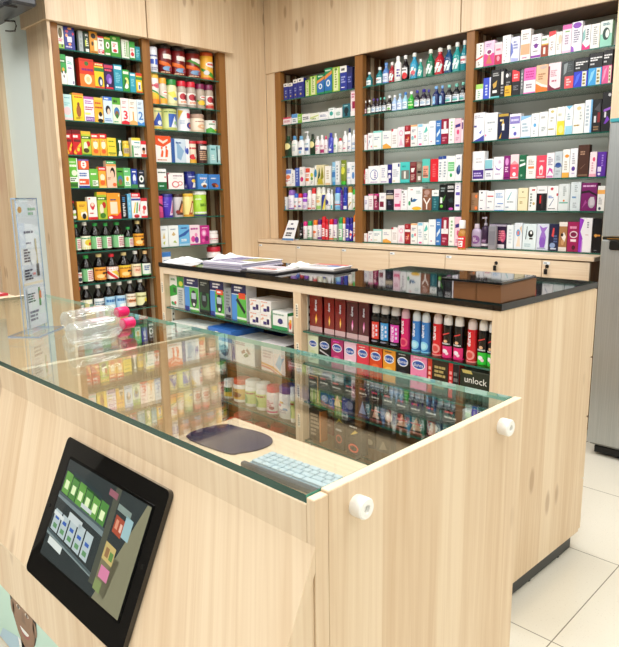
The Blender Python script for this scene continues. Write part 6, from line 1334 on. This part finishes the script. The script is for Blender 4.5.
ijar(273.3, 288.5, 381, IZ_L[2]+.0002, ['eceef0', '4a3a98'], 'e .5 .5 .36 .3 f2f2f4;e .4 .6 .1 .08 d87a9a;e .65 .4 .1 .08 6aa0d0;l .2 .2 .8 .4 2 b0a8b8;e .5 .75 .1 .05 e8b84a', 'largest white jar with purple lid')
ijar(288.8, 293, 385, IZ_L[2]+.0002, ['f2f4f0', 'f2f4f0'], GL, 'white jar half hidden by the island divider')
for k, (x0, x1, y, off) in enumerate(((223, 233, 414.5, .03), (229, 241, 409, .13), (233.5, 244, 419, .03), (244.5, 253.5, 423, .03), (250.5, 260, 420, .12), (257.5, 267, 427, .03), (265.5, 278, 420.5, .11), (269, 278.5, 433, .03), (279, 287, 436, .03))):
    ijar(x0, x1, y, IZ_L[3]+.0002, ['eef0ec', 'e0583c' if k != 8 else 'e8f0ee'], 'r 0 .1 1 .8 e8e0d0', ['red lidded jar on lowest shelf touching the divider panel', 'red lidded jar in the rear row of lowest shelf, leftmost there', 'red lidded jar in the front row of lowest shelf, second from left', 'red lidded jar in the front row of lowest shelf, third from left', 'red lidded jar in the rear row of lowest shelf, second there', 'red lidded jar in the front row of lowest shelf, fourth from left', 'largest red lidded jar in the rear row of lowest shelf', 'red lidded jar in the front row of lowest shelf, fifth from left', 'white lidded jar on lowest shelf near the island divider'][k], off=off)

# ------------------------------------------------------------------ island shelves, right bay
I2 = 'right island bay'
FL = 'r 0 0 1 .14 c8a8ac;p .5 .2 .62 .34 .55 .5 .45 .36 f09a2a;p .52 .22 .58 .32 .54 .42 .48 .34 f8e07a;V durex .5 .72 .2 dfe4f4;r 0 .96 1 1 8a3038'
FM = FL.replace('f09a2a', 'e86ab8').replace('f8e07a', 'fbd8f0')
BK = lambda c: f'r .1 .12 .9 .72 {c};V durex .4 .4 .3 f0f4f8;l .65 .2 .8 .65 3 dde;r 0 .78 1 .9 1a1a1e;e .5 .04 .3 .03 889'
PK = lambda c, w: f'V durex .4 .72 .3 f2f6fa;e .5 .2 .36 .16 {c};e .5 .2 .22 .1 {w}'
TW = lambda c: f'r 0 0 1 .34 {c};e .45 .17 .2 .07 f4f0f4;e .62 .1 .12 .05 f4d8e4;e .5 .5 .14 .05 e8b890;p .25 .68 .75 .76 .75 .8 .25 .72 d83a3a;l .2 .38 .8 .46 1 c8c8cc'
shelf(f'''
309.7 322.2 295 cb 7a0f14 5a0a10 | {FL} | leftmost clear red box with flame
324.2 334.2 297 cb 7a1016 5a0a10 | {FL} | clear red box with flame, second from left
335 345.4 299 cb 74101a 5a0a10 | {FL} | clear red box with flame, third from left
346.5 357.8 301 cb 4a0d22 3a0a1a | {FM} | clear plum box with pink flame, left of two
358.4 368.9 302 cb 4a0d22 3a0a1a | {FM} | clear plum box with pink flame, right of two
369.6 378 303 lb 141316 d0d0d2 141316 | {BK('e03a2c')} | black gel bottle with red label and clear cap
378.3 387.4 304 lb 141316 d0d0d2 141316 | {BK('3a98d8')} | black gel bottle with blue label and clear cap
388 398 306 lb 141316 d0d0d2 141316 | {BK('d83ab0')} | black gel bottle with magenta label and clear cap
398.6 407.5 309 lb d8246c e0b8c8 d8246c | {PK('e8607a','c81a5a')} | pink gel bottle beside the magenta labelled one
409.8 418.8 311.6 lb 3a80cc d8e4ec 7ac4e8 | {PK('8ad4f0','b8e8f8')} | blue gel bottle, left of two
419 428 313 lb 3a80cc d8e4ec 7ac4e8 | {PK('8ad4f0','b8e8f8')} | blue gel bottle, right of two
430.3 440 314 lb d8222c e8d8d8 f08a88 | {PK('f09a94','d84a48')} | red gel bottle beside the blue ones
440.4 450.4 315 lb 121114 f2f2f2 e02a78 | {TW('e02a78')} | left of two black-and-pink gel bottles
451.6 461.7 316 lb 121114 f2f2f2 e02a78 | {TW('e02a78')} | right of two black-and-pink gel bottles
464.6 475 319.5 lb d8222c e8d8d8 f08a88 | {PK('f09a94','d84a48')} | red gel bottle between black ones
475.7 486.2 320 lb 121114 f2f2f2 2fc83a | {TW('2fc83a')} | black-and-green gel bottle, fully visible,
486.5 493.4 322 lb 121114 f2f2f2 2fc83a | {TW('2fc83a')} | black-and-green gel bottle against the end panel
''', IZ_R[0], 'I', 'top', I2)
DX = lambda c: f'e .5 .72 .4 .14 f2f4fa;e .5 .72 .35 .11 2a58b0;t durex .5 .72 .1 ffffff;{c}'
shelf(f'''
307.8 318.4 336 cn d8dfc0 b8c0a0 | {DX('e .5 .35 .3 .14 c8d8a8;l .2 .1 .8 .2 2 9aa880')} | pale green condom box
318.8 330.6 337.5 cn 15151a | {DX('p .1 .5 .9 .36 .9 .4 .1 .56 c8c8cc;p .5 .2 .8 .1 .9 .2 a8a8ac')} | black condom box with silver streak
331.1 343.2 340 cn b02a6a 8a1a50 | {DX('e .5 .3 .36 .16 d85a90;l .2 .9 .8 .96 1 f4c')} | magenta condom box
344 356.2 343 cn f0c4d8 d8a0bc | {DX('e .5 .3 .3 .16 f8e0ea;l .2 .1 .8 .2 2 c8a')} | pale pink condom box
356.6 368.8 345 cn e03c50 b82a3c | {DX('p .3 .3 .5 .12 .7 .3 .5 .4 f4a0a8;l .2 .9 .8 .96 1 fcc')} | red-pink condom box
369.2 382 347.5 cn d8481e a83214 | {DX('e .5 .34 .34 .14 e8703a;l .2 .9 .8 .96 1 fdb')} | red-orange condom box
382.6 395.3 350 cn e89a2a b87818 | {DX('e .5 .34 .34 .14 f4c05a;l .2 .9 .8 .96 1 853')} | orange condom box
395.8 409.4 352.5 cn 15151a | {DX('e .5 .34 .34 .14 2a2a34;l .2 .9 .8 .96 1 bbb')} | black condom box beside the candy pink one
410 426.6 355.5 cn f08ab4 c85a88 | {DX('p .3 .4 .5 .14 .7 .4 .6 .44 .5 .4 .4 .44 d85a8a;l .2 .9 .8 .96 1 fde')} | candy pink condom box
427.2 447.6 360 cn 2c261c 8a1c1c | r 0 0 .22 1 c83426;l .05 .2 .18 .8 4 f4c0b0;l .35 .5 .9 .85 3 b8a468;l .35 .15 .85 .3 1 8a7a4a | dark olive condom box with red edge
448.2 458.6 364 cn 17151a 8a1c1c | r 0 0 .4 1 d02a2c;l .08 .2 .32 .8 4 f4b0b0;l .5 .3 .9 .8 3 777 | black condom box with red edge
459.2 491.6 372 cn 263024 1c241a | t unlock .5 .72 .2 f4f6f0;l .2 .4 .6 .48 1 8a9a80;p .05 1 .35 1 .4 .9 .1 .9 c8b86a | wide dark green box with white lettering
''', IZ_R[1], 'I', 'second', I2)
SK = lambda c, e2: f'l .12 .7 .88 .78 1 e0dcd4;p .15 .62 .7 .69 .8 .69 .3 .62 a8a49c;l .15 .84 .85 .93 1 d8484a;{c};r 0 0 1 .05 {e2}'
COC = 'e .5 .24 .3 .16 c8b8a0;e .5 .24 .2 .1 f0e8dc'
ROS = 'p .2 .1 .5 .5 .8 .1 d8a890;r .1 .3 .9 .34 c8605a'
shelf(f'''
305.6 318.6 375 cn 1c1c1e a8743a | {SK('e .5 .22 .34 .14 8a8478;l .2 .4 .8 .5 2 98928a','3a3a3a')};r 0 .96 1 1 d89a4a;r .93 0 1 1 d89a4a | black carton with orange edge, leftmost
319 330.8 376 cn 202226 | {SK('e .5 .22 .3 .12 9a948c','8a6a6a')} | black carton next to the orange edged one
331.2 343.8 381 cn 241c20 | {SK(ROS,'a85a5a')} | black carton with rose picture, left of centre
344.2 357.6 384 cn 1a1c20 | {SK('e .4 .25 .3 .14 7a7a74','5a5a5a')} | black carton with grey picture
358 369.6 386 cn 1c2238 | {SK('p .1 .1 .4 .5 .7 .1 8aa0c8','3a4a7a')} | black and blue carton
370 381.8 390 cn 221d20 | {SK(ROS,'a85a5a')} | black carton with rose picture, near the coconut one
382.2 395 393 cn 1d1e1f | {SK(COC,'8a7a6a')} | black carton with coconut picture
395.4 408.8 398 cn 211c1e | {SK('p .1 .08 .5 .5 .9 .12 c89878;r .1 .28 .9 .32 d8504a','b87a6a')} | black carton with peach picture, right of the coconut one
409.2 423 401 cn 201d1e | {SK('p .1 .08 .5 .5 .9 .12 c8a088;r .1 .28 .9 .32 d8504a','b87a6a')} | black carton with peach picture and slanted lettering
423.4 440 405 cn 1c1f1e | {SK('p .3 .1 .5 .5 .9 .4 .7 .12 b8b09a','6a6a60')} | black carton with straw coloured picture
441 461 409 cn 191b1d | {SK('p .1 .1 .4 .4 .9 .3 8a8a7a','6a6a60')} | wide black carton at the right
461.5 470 410 cn b8c4c8 | l .2 .2 .8 .8 5 7a8a94 | pale grey carton near the end panel
470.5 486 411 cn 5a2a5a | l .1 .3 .5 .8 3 e05aa8;r .6 .2 .9 .8 3a1a3a | dark purple carton with pink lettering near the end panel
''', IZ_R[2], 'I', 'third', I2)
shelf('''
308.5 321 410 cn 2c2620 c8783a | l .15 .15 .85 .9 6 a89a88;r .9 0 1 1 d8843a | dark carton with orange side
322 333 409 cn +.09 a83a34 8a2a28 | l .2 .3 .8 .8 3 d88a80 | dull red carton
334 344 414 cn 2a2622 | p .2 .7 .5 .8 .9 .76 .5 .88 b8a040;e .5 .3 .3 .12 b84a3a;e .5 .3 .22 .08 2a2622;l .2 .5 .8 .6 1 aaa | dark carton with red ring
346 361 424 cn 1c1a18 | p .3 .62 .6 .8 .8 .76 .5 .66 d8b83a;e .5 .22 .34 .14 e0503a;e .5 .22 .24 .08 1c1a18;l .25 .86 .75 .94 1 e8e4dc | black carton with yellow and red marks
362 374 427 cn +.10 4a463e | e .6 .3 .3 .14 b0a490;l .2 .6 .8 .8 2 98907e | grey-brown carton with round picture
376 390 433 cn +.10 6a6458 | p .2 .1 .5 .6 .8 .2 a89a84;l .2 .7 .8 .85 2 3a362e | taupe carton
''', IZ_R[3], 'I', 'fourth', I2)
finish_labels()

# ------------------------------------------------------------------ light: ceiling panels, daylight-white
def panel(x, y, sx, sy, w, z=3.03):
    L = bpy.data.lights.new('ceiling_light', 'AREA'); L.shape = 'RECTANGLE'; L.size = sx; L.size_y = sy; L.energy = w; L.color = (1.0, .99, .975)
    o = bpy.data.objects.new('ceiling_light', L); COL.objects.link(o); o.location = (x, y, z)
for x, y, w in ((-3.4, -1.0, 24), (-1.8, -1.3, 42), (-.2, -1.5, 30), (1.5, -1.2, 4), (-3.2, .8, 26), (-1.7, .7, 14), (-.1, .8, 20), (1.5, .8, 5), (-5.0, .5, 16), (-3.1, 2.55, 26), (-1.7, 2.55, 26), (-.2, 2.5, 20), (1.4, 2.5, 10)): panel(x, y, .9, .9, w)  # unseen panels; far-left one and right row added to brighten wall and divider
L = bpy.data.lights.new('added_side_fill', 'AREA'); L.shape = 'RECTANGLE'; L.size = 2.3; L.size_y = 5.5; L.energy = 6; L.color = (.97, .985, 1.0)  # soft fill added on the right; the wall there has no window
o = bpy.data.objects.new('added_side_fill', L); COL.objects.link(o); o.location = (2.28, .3, 1.5); o.rotation_euler = (0, PI/2, 0)
W = bpy.data.worlds.new('World'); S.world = W; W.use_nodes = True
W.node_tree.nodes['Background'].inputs[0].default_value = (.9, .95, 1, 1); W.node_tree.nodes['Background'].inputs[1].default_value = .3
S.view_settings.view_transform = 'Standard'; S.view_settings.look = 'None'; S.view_settings.exposure = -.02; S.view_settings.gamma = 1
S.view_settings.use_curve_mapping = False
S.cycles.max_bounces = 10; S.cycles.transparent_max_bounces = 24; S.cycles.caustics_reflective = False; S.cycles.caustics_refractive = False
S.cycles.use_denoising = True
